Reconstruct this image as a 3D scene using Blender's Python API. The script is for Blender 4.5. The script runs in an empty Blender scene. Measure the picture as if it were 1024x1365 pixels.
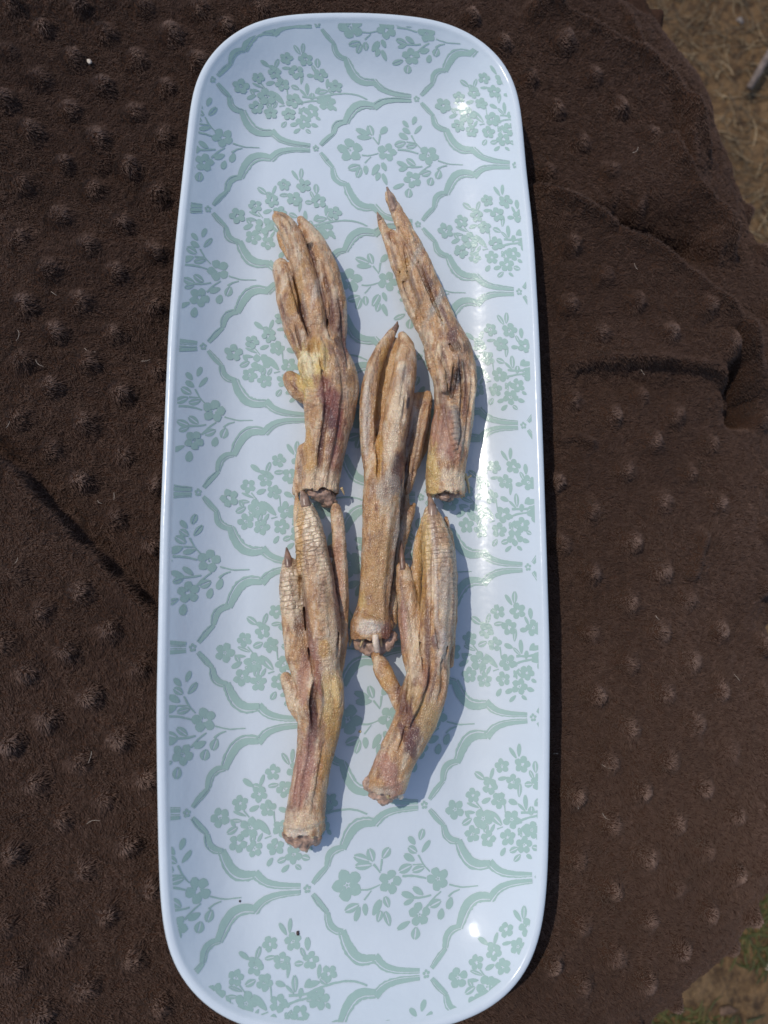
import bpy, math, random, colorsys
import numpy as np
import openvdb as vdb
from mathutils import Matrix, Vector

rng = np.random.default_rng(7)
random.seed(7)
SC = bpy.context.scene
COL = SC.collection

# ------------------------------------------------------------------ camera
CAM = np.array([-0.02994646, -0.04502731, 0.31451037])
RW = np.array([[0.9899935, -0.0189791, -0.1398307],
               [-0.0031862, 0.9876551, -0.1566117],
               [0.1410768, 0.1554901, 0.9777117]])
FPX = 1026.0
cd = bpy.data.cameras.new('camera')
cam = bpy.data.objects.new('camera', cd)
COL.objects.link(cam)
M = Matrix.Identity(4)
for i in range(3):
    for j in range(3):
        M[i][j] = RW[i, j]
    M[i][3] = CAM[i]
cam.matrix_world = M
cd.sensor_fit = 'VERTICAL'
cd.sensor_height = 36.0
cd.lens = 36.0 * FPX / 1365.0
cd.clip_start = 0.01
cd.clip_end = 200
cd.dof.use_dof = True
cd.dof.focus_distance = 0.315
cd.dof.aperture_fstop = 10.0
SC.camera = cam

# ------------------------------------------------------------------ light
SUN_EL, SUN_AZ = 57.0, 26.0          # azimuth: degrees above the picture's left
S = np.array([-math.cos(math.radians(SUN_EL)) * math.cos(math.radians(SUN_AZ)),
              math.cos(math.radians(SUN_EL)) * math.sin(math.radians(SUN_AZ)),
              math.sin(math.radians(SUN_EL))])
w = bpy.data.worlds.new('World')
SC.world = w
w.use_nodes = True
nt = w.node_tree
sky = nt.nodes.new('ShaderNodeTexSky')
sky.sky_type = 'NISHITA'
sky.sun_disc = False
sky.sun_elevation = math.radians(SUN_EL)
sky.sun_rotation = math.atan2(S[0], S[1])
nt.links.new(sky.outputs[0], nt.nodes['Background'].inputs[0])
nt.nodes['Background'].inputs[1].default_value = 0.14
ld = bpy.data.lights.new('sun', 'SUN')
ld.energy = 2.15
ld.angle = math.radians(0.53)
ld.color = (1.0, 0.95, 0.87)
sun = bpy.data.objects.new('sun', ld)
COL.objects.link(sun)
sun.rotation_euler = Vector(S).to_track_quat('Z', 'Y').to_euler()
sun.location = Vector(S) * 2
SC.view_settings.view_transform = 'Standard'
SC.view_settings.look = 'None'
SC.view_settings.exposure = 0.0
SC.view_settings.gamma = 1.0

# ------------------------------------------------------------------ helpers
def ray(px, py):
    px = np.asarray(px, float); py = np.asarray(py, float)
    d = np.stack([(px - 512) / FPX, -(py - 682.5) / FPX, -np.ones_like(px)], -1)
    return d @ RW.T

def at(px, py, z):
    """point of the photograph at height z above the tray's flat bottom"""
    d = ray(px, py)
    k = (z - CAM[2]) / d[..., 2]
    return CAM + d * k[..., None]

def hash3(ix, iy, iz, seed):
    h = (ix * 374761393 + iy * 668265263 + iz * 2147483647 + seed * 1274126177) & 0xFFFFFFFF
    h = ((h ^ (h >> 13)) * 1274126177) & 0xFFFFFFFF
    h = h ^ (h >> 16)
    return (h & 0xFFFF) / 65535.0

def vnoise(p, seed=0):
    p = np.asarray(p, float)
    if p.shape[-1] == 2:
        p = np.concatenate([p, np.zeros(p.shape[:-1] + (1,))], -1)
    i = np.floor(p).astype(np.int64)
    f = p - i
    f = f * f * f * (f * (f * 6 - 15) + 10)
    r = 0
    for dx in (0, 1):
        wx = f[..., 0] if dx else 1 - f[..., 0]
        for dy in (0, 1):
            wy = f[..., 1] if dy else 1 - f[..., 1]
            for dz in (0, 1):
                wz = f[..., 2] if dz else 1 - f[..., 2]
                r = r + wx * wy * wz * hash3(i[..., 0] + dx, i[..., 1] + dy, i[..., 2] + dz, seed)
    return r * 2 - 1

def fbm(p, seed=0, o=3):
    r = 0; a = 1; t = 0
    for k in range(o):
        r = r + a * vnoise(np.asarray(p) * 2 ** k + 7.3 * k, seed + k); t += a; a *= .5
    return r / t

def sstep(a, b, x):
    t = np.clip((x - a) / (b - a), 0, 1)
    return t * t * (3 - 2 * t)

def mesh_np(name, V, F, mat, parent=None, smooth=True):
    """V (n,3), F (m,k) uniform faces"""
    V = np.asarray(V, np.float32); F = np.asarray(F, np.int32)
    me = bpy.data.meshes.new(name)
    n, k = F.shape
    me.vertices.add(len(V)); me.vertices.foreach_set('co', V.ravel())
    me.loops.add(n * k); me.loops.foreach_set('vertex_index', F.ravel())
    me.polygons.add(n)
    me.polygons.foreach_set('loop_start', np.arange(0, n * k, k, dtype=np.int32))
    me.polygons.foreach_set('loop_total', np.full(n, k, np.int32))
    me.update(calc_edges=True)
    if smooth:
        me.polygons.foreach_set('use_smooth', np.ones(n, bool))
    me.materials.append(mat)
    o = bpy.data.objects.new(name, me)
    COL.objects.link(o)
    if parent is not None:
        o.parent = parent
    return o

def mesh_py(name, V, F, mat, parent=None, smooth=True):
    me = bpy.data.meshes.new(name)
    me.from_pydata([tuple(map(float, v)) for v in V], [], F)
    if smooth:
        me.polygons.foreach_set('use_smooth', np.ones(len(me.polygons), bool))
    me.materials.append(mat)
    me.update()
    o = bpy.data.objects.new(name, me)
    COL.objects.link(o)
    if parent is not None:
        o.parent = parent
    return o

def curves_np(name, P, R, mat, parent=None, rnd=None):
    """P (n,k,3) strand points, R (n,k) radii"""
    n, k = P.shape[:2]
    c = bpy.data.hair_curves.new(name)
    c.add_curves([k] * n)
    c.attributes['position'].data.foreach_set('vector', P.astype(np.float32).ravel())
    ra = c.attributes.get('radius') or c.attributes.new('radius', 'FLOAT', 'POINT')
    ra.data.foreach_set('value', R.astype(np.float32).ravel())
    if rnd is not None:
        a = c.attributes.new('tone', 'FLOAT', 'CURVE')
        a.data.foreach_set('value', rnd.astype(np.float32))
    c.materials.append(mat)
    o = bpy.data.objects.new(name, c)
    COL.objects.link(o)
    if parent is not None:
        o.parent = parent
    return o

def attr_v(me, name, arr, typ):
    a = me.attributes.new(name, typ, 'POINT')
    key = {'FLOAT': 'value', 'FLOAT_VECTOR': 'vector', 'FLOAT_COLOR': 'color'}[typ]
    a.data.foreach_set(key, np.asarray(arr, np.float32).ravel())

def tag(o, label=None, cat=None, group=None, kind=None):
    if label: o['label'] = label
    if cat: o['category'] = cat
    if group: o['group'] = group
    if kind: o['kind'] = kind
    return o

def empty(name, loc):
    o = bpy.data.objects.new(name, None)
    o.empty_display_size = .01
    o.location = loc
    COL.objects.link(o)
    return o

class NT:
    def __init__(s, name):
        s.m = bpy.data.materials.new(name); s.m.use_nodes = True
        s.t = s.m.node_tree; s.b = s.t.nodes['Principled BSDF']
        s.out = s.t.nodes['Material Output']
    def n(s, typ, **k):
        x = s.t.nodes.new(typ)
        for a, v in k.items():
            if a.startswith('i_'):
                x.inputs[a[2:].replace('_', ' ')].default_value = v
            else:
                setattr(x, a, v)
        return x
    def l(s, a, b): s.t.links.new(a, b)
    def math(s, op, a, b=None, c=None):
        x = s.t.nodes.new('ShaderNodeMath'); x.operation = op
        for i, v in enumerate((a, b, c)):
            if v is None: continue
            if isinstance(v, (int, float)): x.inputs[i].default_value = v
            else: s.l(v, x.inputs[i])
        return x.outputs[0]
    def ramp(s, fac, stops):
        x = s.t.nodes.new('ShaderNodeValToRGB')
        e = x.color_ramp.elements
        while len(e) < len(stops): e.new(.5)
        for q, (p, c) in zip(e, stops):
            q.position = p; q.color = tuple(c) + (1,) if len(c) == 3 else c
        s.l(fac, x.inputs[0])
        return x.outputs[0]
    def mix(s, fac, a, b, typ='MIX'):
        x = s.t.nodes.new('ShaderNodeMix'); x.data_type = 'RGBA'; x.blend_type = typ
        for i, v in ((0, fac), (6, a), (7, b)):
            if isinstance(v, (int, float)): x.inputs[i].default_value = v
            elif isinstance(v, tuple): x.inputs[i].default_value = v + (1,) if len(v) == 3 else v
            else: s.l(v, x.inputs[i])
        return x.outputs[2]

# ------------------------------------------------------------------ materials
def mat_simple(name, col, rough=.6, noise=0, scale=300, bump=0, spec=.4, sss=0):
    q = NT(name)
    q.b.inputs['Roughness'].default_value = rough
    q.b.inputs['Specular IOR Level'].default_value = spec
    if sss:
        q.b.inputs['Subsurface Weight'].default_value = sss
        q.b.inputs['Subsurface Radius'].default_value = (1, .5, .25)
        q.b.inputs['Subsurface Scale'].default_value = .0012
    tc = q.n('ShaderNodeTexCoord')
    ns = q.n('ShaderNodeTexNoise', i_Scale=scale, i_Detail=4.0)
    q.l(tc.outputs['Object'], ns.inputs['Vector'])
    lo = tuple(c * (1 - noise) for c in col); hi = tuple(min(1, c * (1 + noise)) for c in col)
    q.l(q.ramp(ns.outputs[0], [(.3, lo), (.7, hi)]), q.b.inputs['Base Color'])
    if bump:
        b = q.n('ShaderNodeBump', i_Strength=.6, i_Distance=bump)
        q.l(ns.outputs[0], b.inputs['Height']); q.l(b.outputs[0], q.b.inputs['Normal'])
    return q.m

def mat_glaze(name, col, rough, fine=420.0, fd=.00003):
    q = NT(name)
    q.b.inputs['Base Color'].default_value = col + (1,)
    q.b.inputs['IOR'].default_value = 1.45
    tc = q.n('ShaderNodeTexCoord')
    # fine scuffs running along the tray and a faint waviness of the moulded plastic
    mp = q.n('ShaderNodeMapping'); mp.inputs['Scale'].default_value = (900, 9, 60)
    q.l(tc.outputs['Object'], mp.inputs[0])
    n1 = q.n('ShaderNodeTexNoise', i_Scale=1.0, i_Detail=3.0)
    q.l(mp.outputs[0], n1.inputs['Vector'])
    n2 = q.n('ShaderNodeTexNoise', i_Scale=70.0, i_Detail=3.0)
    q.l(tc.outputs['Object'], n2.inputs['Vector'])
    r = q.math('MULTIPLY_ADD', n1.outputs[0], .10, rough - .05)
    q.l(r, q.b.inputs['Roughness'])
    b1 = q.n('ShaderNodeBump', i_Strength=.15, i_Distance=.00004)
    q.l(n1.outputs[0], b1.inputs['Height'])
    n3 = q.n('ShaderNodeTexNoise', i_Scale=fine, i_Detail=3.0)
    q.l(tc.outputs['Object'], n3.inputs['Vector'])
    b3 = q.n('ShaderNodeBump', i_Strength=.5, i_Distance=fd)
    q.l(n3.outputs[0], b3.inputs['Height']); q.l(b1.outputs[0], b3.inputs['Normal'])
    n4 = q.n('ShaderNodeTexNoise', i_Scale=14.0, i_Detail=5.0, i_Roughness=.65)
    q.l(tc.outputs['Object'], n4.inputs['Vector'])
    q.l(q.mix(q.ramp(n4.outputs[0], [(.35, (0,) * 3), (.7, (1,) * 3)]), col, tuple(c * .93 for c in col)), q.b.inputs['Base Color'])
    b2 = q.n('ShaderNodeBump', i_Strength=.5, i_Distance=.0008)
    q.l(n2.outputs[0], b2.inputs['Height']); q.l(b3.outputs[0], b2.inputs['Normal'])
    q.l(b2.outputs[0], q.b.inputs['Normal'])
    return q.m

MAT_TRAY = mat_glaze('tray_melamine', (.605, .655, .695), .20)
MAT_PRINT = mat_glaze('tray_print_green', (.35, .475, .425), .24, 1100.0, .00012)

def mat_pile():
    q = NT('blanket_pile')
    q.b.inputs['Roughness'].default_value = .7
    q.b.inputs['Specular IOR Level'].default_value = .15
    q.b.inputs['Sheen Weight'].default_value = .25
    q.b.inputs['Sheen Roughness'].default_value = .5
    q.b.inputs['Sheen Tint'].default_value = (.75, .6, .5, 1)
    a = q.n('ShaderNodeAttribute', attribute_name='tone')
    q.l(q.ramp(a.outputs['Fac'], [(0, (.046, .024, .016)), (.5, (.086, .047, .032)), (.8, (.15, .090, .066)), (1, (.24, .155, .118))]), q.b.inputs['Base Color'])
    return q.m
MAT_PILE = mat_pile()
MAT_CLOTH = mat_simple('blanket_ground', (.05, .026, .017), .95, .3, 900, .0006, .05)

def mat_skin():
    q = NT('dried_skin')
    b = q.b
    b.inputs['Subsurface Weight'].default_value = .25
    b.inputs['Subsurface Radius'].default_value = (1, .45, .2)
    b.inputs['Subsurface Scale'].default_value = .001
    b.inputs['Specular IOR Level'].default_value = .75
    tint = q.n('ShaderNodeAttribute', attribute_name='tint')
    su = q.n('ShaderNodeAttribute', attribute_name='su')
    sc = q.n('ShaderNodeAttribute', attribute_name='scute')
    tc = q.n('ShaderNodeTexCoord')
    # broad transverse scutes on the backs of the toes
    m1 = q.n('ShaderNodeMapping'); m1.inputs['Scale'].default_value = (1 / 1.55, 1 / 3.4, 3.1)
    rc_ = q.n('ShaderNodeAttribute', attribute_name='ringco'); q.l(rc_.outputs['Vector'], m1.inputs[0])
    v1 = q.n('ShaderNodeTexVoronoi', feature='DISTANCE_TO_EDGE'); v1.inputs['Scale'].default_value = 1; v1.inputs['Randomness'].default_value = .75
    q.l(m1.outputs[0], v1.inputs['Vector'])
    h1 = q.ramp(v1.outputs['Distance'], [(0, (0, 0, 0)), (.10, (.6,) * 3), (.3, (1, 1, 1))])
    # small round reticulate scales everywhere else
    m2 = q.n('ShaderNodeMapping'); m2.inputs['Scale'].default_value = (1 / 1.0, 1 / .75, 1 / .75)
    q.l(su.outputs['Vector'], m2.inputs[0])
    v2 = q.n('ShaderNodeTexVoronoi', feature='DISTANCE_TO_EDGE'); v2.inputs['Scale'].default_value = 1
    q.l(m2.outputs[0], v2.inputs['Vector'])
    h2 = q.ramp(v2.outputs['Distance'], [(0, (0, 0, 0)), (.25, (1, 1, 1))])
    # long creases along the limb
    m3 = q.n('ShaderNodeMapping'); m3.inputs['Scale'].default_value = (.20, .52, .52)
    q.l(su.outputs['Vector'], m3.inputs[0])
    n3 = q.n('ShaderNodeTexNoise', i_Scale=1.0, i_Detail=5.0, i_Roughness=.65)
    q.l(m3.outputs[0], n3.inputs['Vector'])
    n4 = q.n('ShaderNodeTexNoise', i_Scale=900.0, i_Detail=4.0)
    q.l(tc.outputs['Object'], n4.inputs['Vector'])
    n5 = q.n('ShaderNodeTexNoise', i_Scale=230.0, i_Detail=5.0, i_Roughness=.7)
    q.l(tc.outputs['Object'], n5.inputs['Vector'])
    m6 = q.n('ShaderNodeMapping'); m6.inputs['Scale'].default_value = (.95, .20, .20)
    q.l(su.outputs['Vector'], m6.inputs[0])
    n6 = q.n('ShaderNodeTexNoise', i_Scale=1.0, i_Detail=3.0, i_Roughness=.55)
    q.l(m6.outputs[0], n6.inputs['Vector'])
    # relief
    hs = q.math('MULTIPLY', h1, sc.outputs['Fac'])
    inv = q.math('SUBTRACT', 1.0, sc.outputs['Fac'])
    hr = q.math('MULTIPLY', q.math('MULTIPLY', h2, inv), .34)
    h = q.math('ADD', hs, hr)
    h = q.math('ADD', h, q.math('MULTIPLY', n3.outputs[0], .6))
    h = q.math('ADD', h, q.math('MULTIPLY', n6.outputs[0], 1.1))
    h = q.math('ADD', h, q.math('MULTIPLY', n4.outputs[0], .28))
    bp = q.n('ShaderNodeBump', i_Strength=1.0, i_Distance=.00046)
    q.l(h, bp.inputs['Height']); q.l(bp.outputs[0], b.inputs['Normal'])
    # colour: pale dry flakes, darker creases and scute seams
    c = q.mix(q.ramp(n5.outputs[0], [(.38, (.0,) * 3), (.62, (.4,) * 3)]), tint.outputs['Color'], (1.25, 1.2, 1.12), 'MULTIPLY')
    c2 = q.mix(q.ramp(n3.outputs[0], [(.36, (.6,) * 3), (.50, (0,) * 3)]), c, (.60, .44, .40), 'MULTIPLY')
    seam = q.math('MULTIPLY', q.math('SUBTRACT', 1.0, h1), q.math('MULTIPLY', sc.outputs['Fac'], .55))
    c3 = q.mix(seam, c2, (.42, .32, .26), 'MULTIPLY')
    fl = q.ramp(n4.outputs[0], [(.58, (0,) * 3), (.72, (.20,) * 3)])
    c4 = q.mix(fl, c3, (.62, .52, .42))
    q.l(c4, b.inputs['Base Color'])
    q.l(q.math('MULTIPLY_ADD', n5.outputs[0], .34, .13), b.inputs['Roughness'])
    return q.m
MAT_SKIN = mat_skin()
MAT_CLAW = mat_simple('horn_claw', (.27, .17, .12), .32, .45, 400, .0002, .5, .1)
MAT_CLAWD = mat_simple('horn_claw_dark', (.20, .115, .08), .32, .45, 400, .0002, .5, .1)
MAT_BONE = mat_simple('bone_end', (.66, .52, .40), .5, .25, 500, .0003, .4, .2)
MAT_FLESH = mat_simple('dried_flesh', (.36, .23, .165), .42, .55, 420, .0006, .5, .1)
MAT_FRAY = mat_simple('frayed_tendon', (.56, .42, .22), .45, .3, 600, .0003, .5, .3)
MAT_TWIG = mat_simple('twig_bark', (.16, .12, .10), .8, .4, 220, .001)
MAT_CRUMB = mat_simple('crumb_pale', (.62, .52, .42), .7, .3, 900, .0003)
MAT_SPECK = mat_simple('crumb_dark', (.06, .035, .03), .6, .3, 900, .0003)
MAT_STONE = mat_simple('pebble_grey', (.17, .14, .12), .8, .4, 120, .001)
MAT_LEAF = mat_simple('dead_leaf', (.13, .075, .045), .7, .5, 160, .001)

def mat_strand(name, stops):
    q = NT(name)
    q.b.inputs['Roughness'].default_value = .6
    a = q.n('ShaderNodeAttribute', attribute_name='tone')
    q.l(q.ramp(a.outputs['Fac'], stops), q.b.inputs['Base Color'])
    return q.m
MAT_STRAW = mat_strand('dry_grass', [(0, (.06, .04, .02)), (.6, (.15, .10, .048)), (1, (.40, .29, .16))])
MAT_GREEN = mat_strand('green_grass', [(0, (.026, .026, .004)), (.6, (.055, .06, .008)), (1, (.14, .115, .035))])

def mat_ground():
    q = NT('soil')
    tc = q.n('ShaderNodeTexCoord')
    a = q.n('ShaderNodeTexNoise', i_Scale=9.0, i_Detail=6.0, i_Roughness=.6)
    q.l(tc.outputs['Object'], a.inputs['Vector'])
    b = q.n('ShaderNodeTexNoise', i_Scale=110.0, i_Detail=6.0, i_Roughness=.7)
    q.l(tc.outputs['Object'], b.inputs['Vector'])
    c = q.ramp(a.outputs[0], [(.3, (.12, .068, .03)), (.5, (.20, .112, .045)), (.72, (.24, .145, .066))])
    c2 = q.mix(q.ramp(b.outputs[0], [(.36, (1,) * 3), (.56, (0,) * 3)]), c, (.30, .26, .23), 'MULTIPLY')
    q.l(c2, q.b.inputs['Base Color'])
    q.b.inputs['Roughness'].default_value = .95
    bp = q.n('ShaderNodeBump', i_Strength=.8, i_Distance=.014)
    q.l(b.outputs[0], bp.inputs['Height']); q.l(bp.outputs[0], q.b.inputs['Normal'])
    return q.m
MAT_SOIL = mat_ground()

# ------------------------------------------------------------------ ground
GZ = -0.30
def ground_z(x, y):
    p = np.stack([x, y], -1)
    return GZ + .012 * fbm(p * 6, 3, 3) + .004 * fbm(p * 60, 9, 3) * sstep(2.0, .8, np.hypot(x, y))
def spread(n, lin, far):
    t = np.linspace(-1, 1, n)
    return lin * t + np.sign(t) * (far - lin) * np.abs(t) ** 9
gx = spread(360, .75, 40) + .35
gy = spread(360, .75, 40)
X, Y = np.meshgrid(gx, gy)
Vg = np.stack([X, Y, ground_z(X, Y)], -1).reshape(-1, 3)
idx = np.arange(360 * 360).reshape(360, 360)
Fg = np.stack([idx[:-1, :-1], idx[:-1, 1:], idx[1:, 1:], idx[1:, :-1]], -1).reshape(-1, 4)
ground = mesh_np('ground', Vg, Fg, MAT_SOIL)
tag(ground, 'brown bare soil with dry grass, out of focus below the blanket', None, None, 'structure')

def strands(name, cx, cy, sx, sy, n, L, rad, flat, mat, seed, dens=None):
    r = np.random.default_rng(seed)
    x = cx + r.uniform(-sx, sx, n); y = cy + r.uniform(-sy, sy, n)
    if dens is not None:
        k = dens(x, y) > r.uniform(0, 1, n)
        x, y = x[k], y[k]; n = len(x)
    z = ground_z(x, y)
    a = r.uniform(0, 2 * math.pi, n); ln = L * r.uniform(.35, 1.2, n)
    up = r.uniform(.0, 1, n) * (1 - flat) + .05
    cv = r.uniform(-1.2, 1.2, n)
    P = np.zeros((n, 5, 3))
    px, py, pz = x.copy(), y.copy(), z + .001
    for k in range(5):
        P[:, k] = np.stack([px, py, np.maximum(pz, ground_z(px, py) + .0008)], -1)
        aa = a + cv * k * .3
        e = up * (1 - k * .3)
        px = px + np.cos(aa) * ln / 4 * np.sqrt(np.maximum(.05, 1 - e * e)); py = py + np.sin(aa) * ln / 4 * np.sqrt(np.maximum(.05, 1 - e * e)); pz = pz + e * ln / 4
    R = rad * r.uniform(.6, 1.3, (n, 1)) * np.array([1, 1, .9, .7, .3])[None]
    o = curves_np(name, P, R, mat, None, np.clip(r.normal(.5, .25, n), 0, 1))
    o['kind'] = 'stuff'
    return o
gp = at(np.array([940., 990.]), np.array([60., 1320.]), GZ)
def straw_d(x, y):
    q = fbm(np.stack([x, y], -1) * 7, 21, 2) * .5 + .5
    topb = sstep(.20, .34, y)
    return np.clip(topb * .9 + .10 + .25 * (q - .5), 0, 1)
o = strands('dry_grass', gp[0, 0] + .05, .12, .35,   .55, 15000, .026, .0004, .75, MAT_STRAW, 5, straw_d)
o['label'] = 'dry straw-coloured grass litter on the bare soil'
def green_d(x, y):
    q = fbm(np.stack([x, y], -1) * 16, 31, 2)
    return sstep(.0, .34, q + .5 * sstep(.22, .0, np.hypot(x - gp[1, 0], y - gp[1, 1])) - .15)
o = strands('green_grass', gp[1, 0], gp[1, 1], .22, .2, 16000, .014, .0007, .45, MAT_GREEN, 6, green_d)
o['label'] = 'short green grass growing at the lower right, below the blanket'

def tube(pts, rad, seg=12, jitter=0, seed=1, cap=True):
    pts = np.asarray(pts, float); n = len(pts)
    T = np.gradient(pts, axis=0); T /= np.linalg.norm(T, axis=1)[:, None] + 1e-12
    up = np.array([0, 0, 1.0])
    V = []; F = []
    r = np.random.default_rng(seed)
    for i in range(n):
        s = np.cross(T[i], up)
        if np.linalg.norm(s) < 1e-3: s = np.array([1.0, 0, 0])
        s /= np.linalg.norm(s); u = np.cross(s, T[i])
        for k in range(seg):
            a = 2 * math.pi * k / seg
            rr = rad[i] * (1 + jitter * r.uniform(-1, 1))
            V.append(pts[i] + rr * (math.cos(a) * s + math.sin(a) * u))
    for i in range(n - 1):
        for k in range(seg):
            F.append([i * seg + k, i * seg + (k + 1) % seg, (i + 1) * seg + (k + 1) % seg, (i + 1) * seg + k])
    if cap:
        F.append(list(range(seg))[::-1]); F.append([(n - 1) * seg + k for k in range(seg)])
    return V, F

tw = at(np.array([1004., 1016, 1030, 1050]), np.array([112., 88, 66, 30]), GZ + .014)
tw[0, 2] = GZ + .008; tw[3, 2] = GZ + .02
V, F = tube(tw, [.0032, .0036, .004, .0042], 12, .08)
tag(mesh_py('twig', V, F, MAT_TWIG), 'grey-brown broken twig lying on the soil at the top right edge', 'twig')

def lump(c, r, mat, name, seed, sq=(1, 1, .6)):
    u, v = 14, 9
    V = []; F = []
    for j in range(v + 1):
        th = math.pi * j / v
        for i in range(u):
            ph = 2 * math.pi * i / u
            V.append([math.sin(th) * math.cos(ph), math.sin(th) * math.sin(ph), math.cos(th)])
    V = np.array(V)
    d = 1 + .35 * vnoise(V * 1.7 + seed * 3.1, seed) + .15 * vnoise(V * 4 + seed, seed + 5)
    V = V * d[:, None] * np.array(sq) * r + np.asarray(c)
    for j in range(v):
        for i in range(u):
            F.append([j * u + i, (j + 1) * u + i, (j + 1) * u + (i + 1) % u, j * u + (i + 1) % u])
    return mesh_py(name, V, F, mat)

for (px, py, r, m, nm, lab) in ((960, 1340, .006, MAT_LEAF, 'leaf_litter', 'curled brown dead leaf on the green grass below the blanket'),
                           (1016, 1284, .0022, MAT_CRUMB, 'pebble', 'tiny pale pebble on the soil right of the blanket edge'),
                           (988, 26, .0035, MAT_STONE, 'pebble', 'small grey pebble among the dry grass at the top right')):
    c = at(np.array(px * 1.0), np.array(py * 1.0), GZ)
    c[2] = ground_z(c[0], c[1]) + r * .35
    tag(lump(c, r, m, nm, int(px), (1.2, .55, .22) if 'leaf' in nm else (1, 1, .6)), lab, 'leaf' if 'leaf' in nm else 'pebble')

# ------------------------------------------------------------------ tray outline and profile
OUT = [(245,230),(258,111.6),(271,86),(296,56),(321.6,38),(347,27.8),(372,22.7),(423,20),(480,19.6),(523.5,21.4),(587,29),(612,38),(638,52),(663,72),(681,96),(690,119),(695,152),(701,230),(710,302),(718,440),(727,700),(732,862),(732.5,960),(730,1160),(725,1227),(716,1265),(701,1300),(669,1334),(637,1351),(598,1366),(530,1376),(460,1379),(390,1376),(320,1367),(297,1355),(271,1338),(241,1304),(223.6,1274),(216,1220),(213,1160),(209.5,960),(215,700),(225.6,440),(235,321.6)]
OUT = np.array(OUT, float)
RIM = .0165
op = at(OUT[:, 0], OUT[:, 1], RIM)[:, :2]
def resample(P, n, closed=True):
    Q = np.vstack([P, P[:1]]) if closed else P
    s = np.r_[0, np.cumsum(np.linalg.norm(np.diff(Q, axis=0), axis=1))]
    t = np.linspace(0, s[-1], n, endpoint=not closed)
    return np.stack([np.interp(t, s, Q[:, k]) for k in range(Q.shape[1])], -1), s[-1]
po, L = resample(op, 900)
sg = 7e-3 / (L / 900)
kk = np.arange(-60, 61); gk = np.exp(-.5 * (kk / sg) ** 2); gk /= gk.sum()
for _ in range(2):
    po = np.stack([np.convolve(np.r_[po[-60:, k], po[:, k], po[:60, k]], gk, 'valid') for k in range(2)], -1)
cen = po.mean(0)
po = cen + (po - cen) * 1.006
po = po[::-1] if np.cross(po[1] - po[0], po[2] - po[1]) < 0 else po
area = .5 * np.sum(po[:, 0] * np.roll(po[:, 1], -1) - np.roll(po[:, 0], -1) * po[:, 1])
if area < 0: po = po[::-1]
OUTL, _ = resample(po, 360)
tan = np.roll(OUTL, -1, 0) - np.roll(OUTL, 1, 0)
tan /= np.linalg.norm(tan, axis=1)[:, None]
INN = np.stack([-tan[:, 1], tan[:, 0]], -1)        # inward normals of the counter-clockwise outline

DF, DS, KQ = .033, .0085, 19.5                     # where the flat ends, where the wall turns straight
SL = 2 * KQ * (DF - DS)
def prof(d):
    d = np.asarray(d, float)
    zz = np.where(d >= DF, 0, np.where(d > DS, KQ * (DF - d) ** 2, KQ * (DF - DS) ** 2 + SL * (DS - d)))
    return zz
ZW = float(prof(.0032))                             # height where the wall meets the rim
def tray_d(xy):
    xy = np.asarray(xy, float).reshape(-1, 2)
    out = np.empty(len(xy))
    A = OUTL; B = np.roll(OUTL, -1, 0); AB = B - A; l2 = (AB ** 2).sum(1)
    for s in range(0, len(xy), 4000):
        P = xy[s:s + 4000, None]
        t = np.clip(((P - A) * AB).sum(-1) / l2, 0, 1)
        dd = np.linalg.norm(P - A - t[..., None] * AB, axis=-1)
        k = dd.argmin(1)
        cr = AB[k, 0] * (P[:, 0, 1] - A[k, 1]) - AB[k, 1] * (P[:, 0, 0] - A[k, 0])
        out[s:s + 4000] = dd[np.arange(len(k)), k] * np.where(cr >= 0, 1, -1)
    return out
def tray_z(xy):
    return prof(tray_d(xy))

def at_tray(px, py):
    z = np.zeros(len(px))
    for _ in range(5):
        p = at(np.asarray(px), np.asarray(py), z)
        z = .5 * z + .5 * tray_z(p[:, :2])
    return p

# tray mesh: rings from the centre of the inside, over the rim, to the underside
rings = [(DF, 0.0)]
for d in np.linspace(DF, .0036, 26)[1:]: rings.append((d, float(prof(d))))
rz = ZW + .0006
rings += [(.0031, ZW + .00035), (.0026, rz - .0001), (.0020, rz + .0001), (.0012, rz), (.0006, rz - .0003), (.0002, rz - .0009), (0, rz - .0016),
          (.0001, rz - .0023), (.0006, rz - .0029)]
for d in np.linspace(.0024, DF + .001, 14): rings.append((d, float(prof(d)) - .0028))
V = []; F = []
n = len(OUTL)
for d, z in rings:
    q = OUTL + INN * d
    V += [(a, b, z) for a, b in q]
for r in range(len(rings) - 1):
    for k in range(n):
        F.append([r * n + k, r * n + (k + 1) % n, (r + 1) * n + (k + 1) % n, (r + 1) * n + k][::-1])
# inside floor and bottom, as grids of the inset ring (fan of quads towards the middle line)
def cap(r, flip):
    global V, F
    q = OUTL + INN * rings[r][0]
    c = len(V); mid = q.mean(0)
    z = rings[r][1]
    prev = [r * n + k for k in range(n)]
    for f in (.75, .5, .25):
        st = len(V)
        V += [(a, b, z) for a, b in mid + (q - mid) * f]
        cur = [st + k for k in range(n)]
        for k in range(n):
            g = [prev[k], prev[(k + 1) % n], cur[(k + 1) % n], cur[k]]
            F.append(g[::-1] if flip else g)
        prev = cur
    F.append(prev[::-1] if flip else prev)
cap(0, False)
cap(len(rings) - 1, True)
tray = mesh_py('serving_tray', V, F, MAT_TRAY)
tag(tray, 'long white melamine serving tray with rounded corners and pale green floral print', 'tray')

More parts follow.
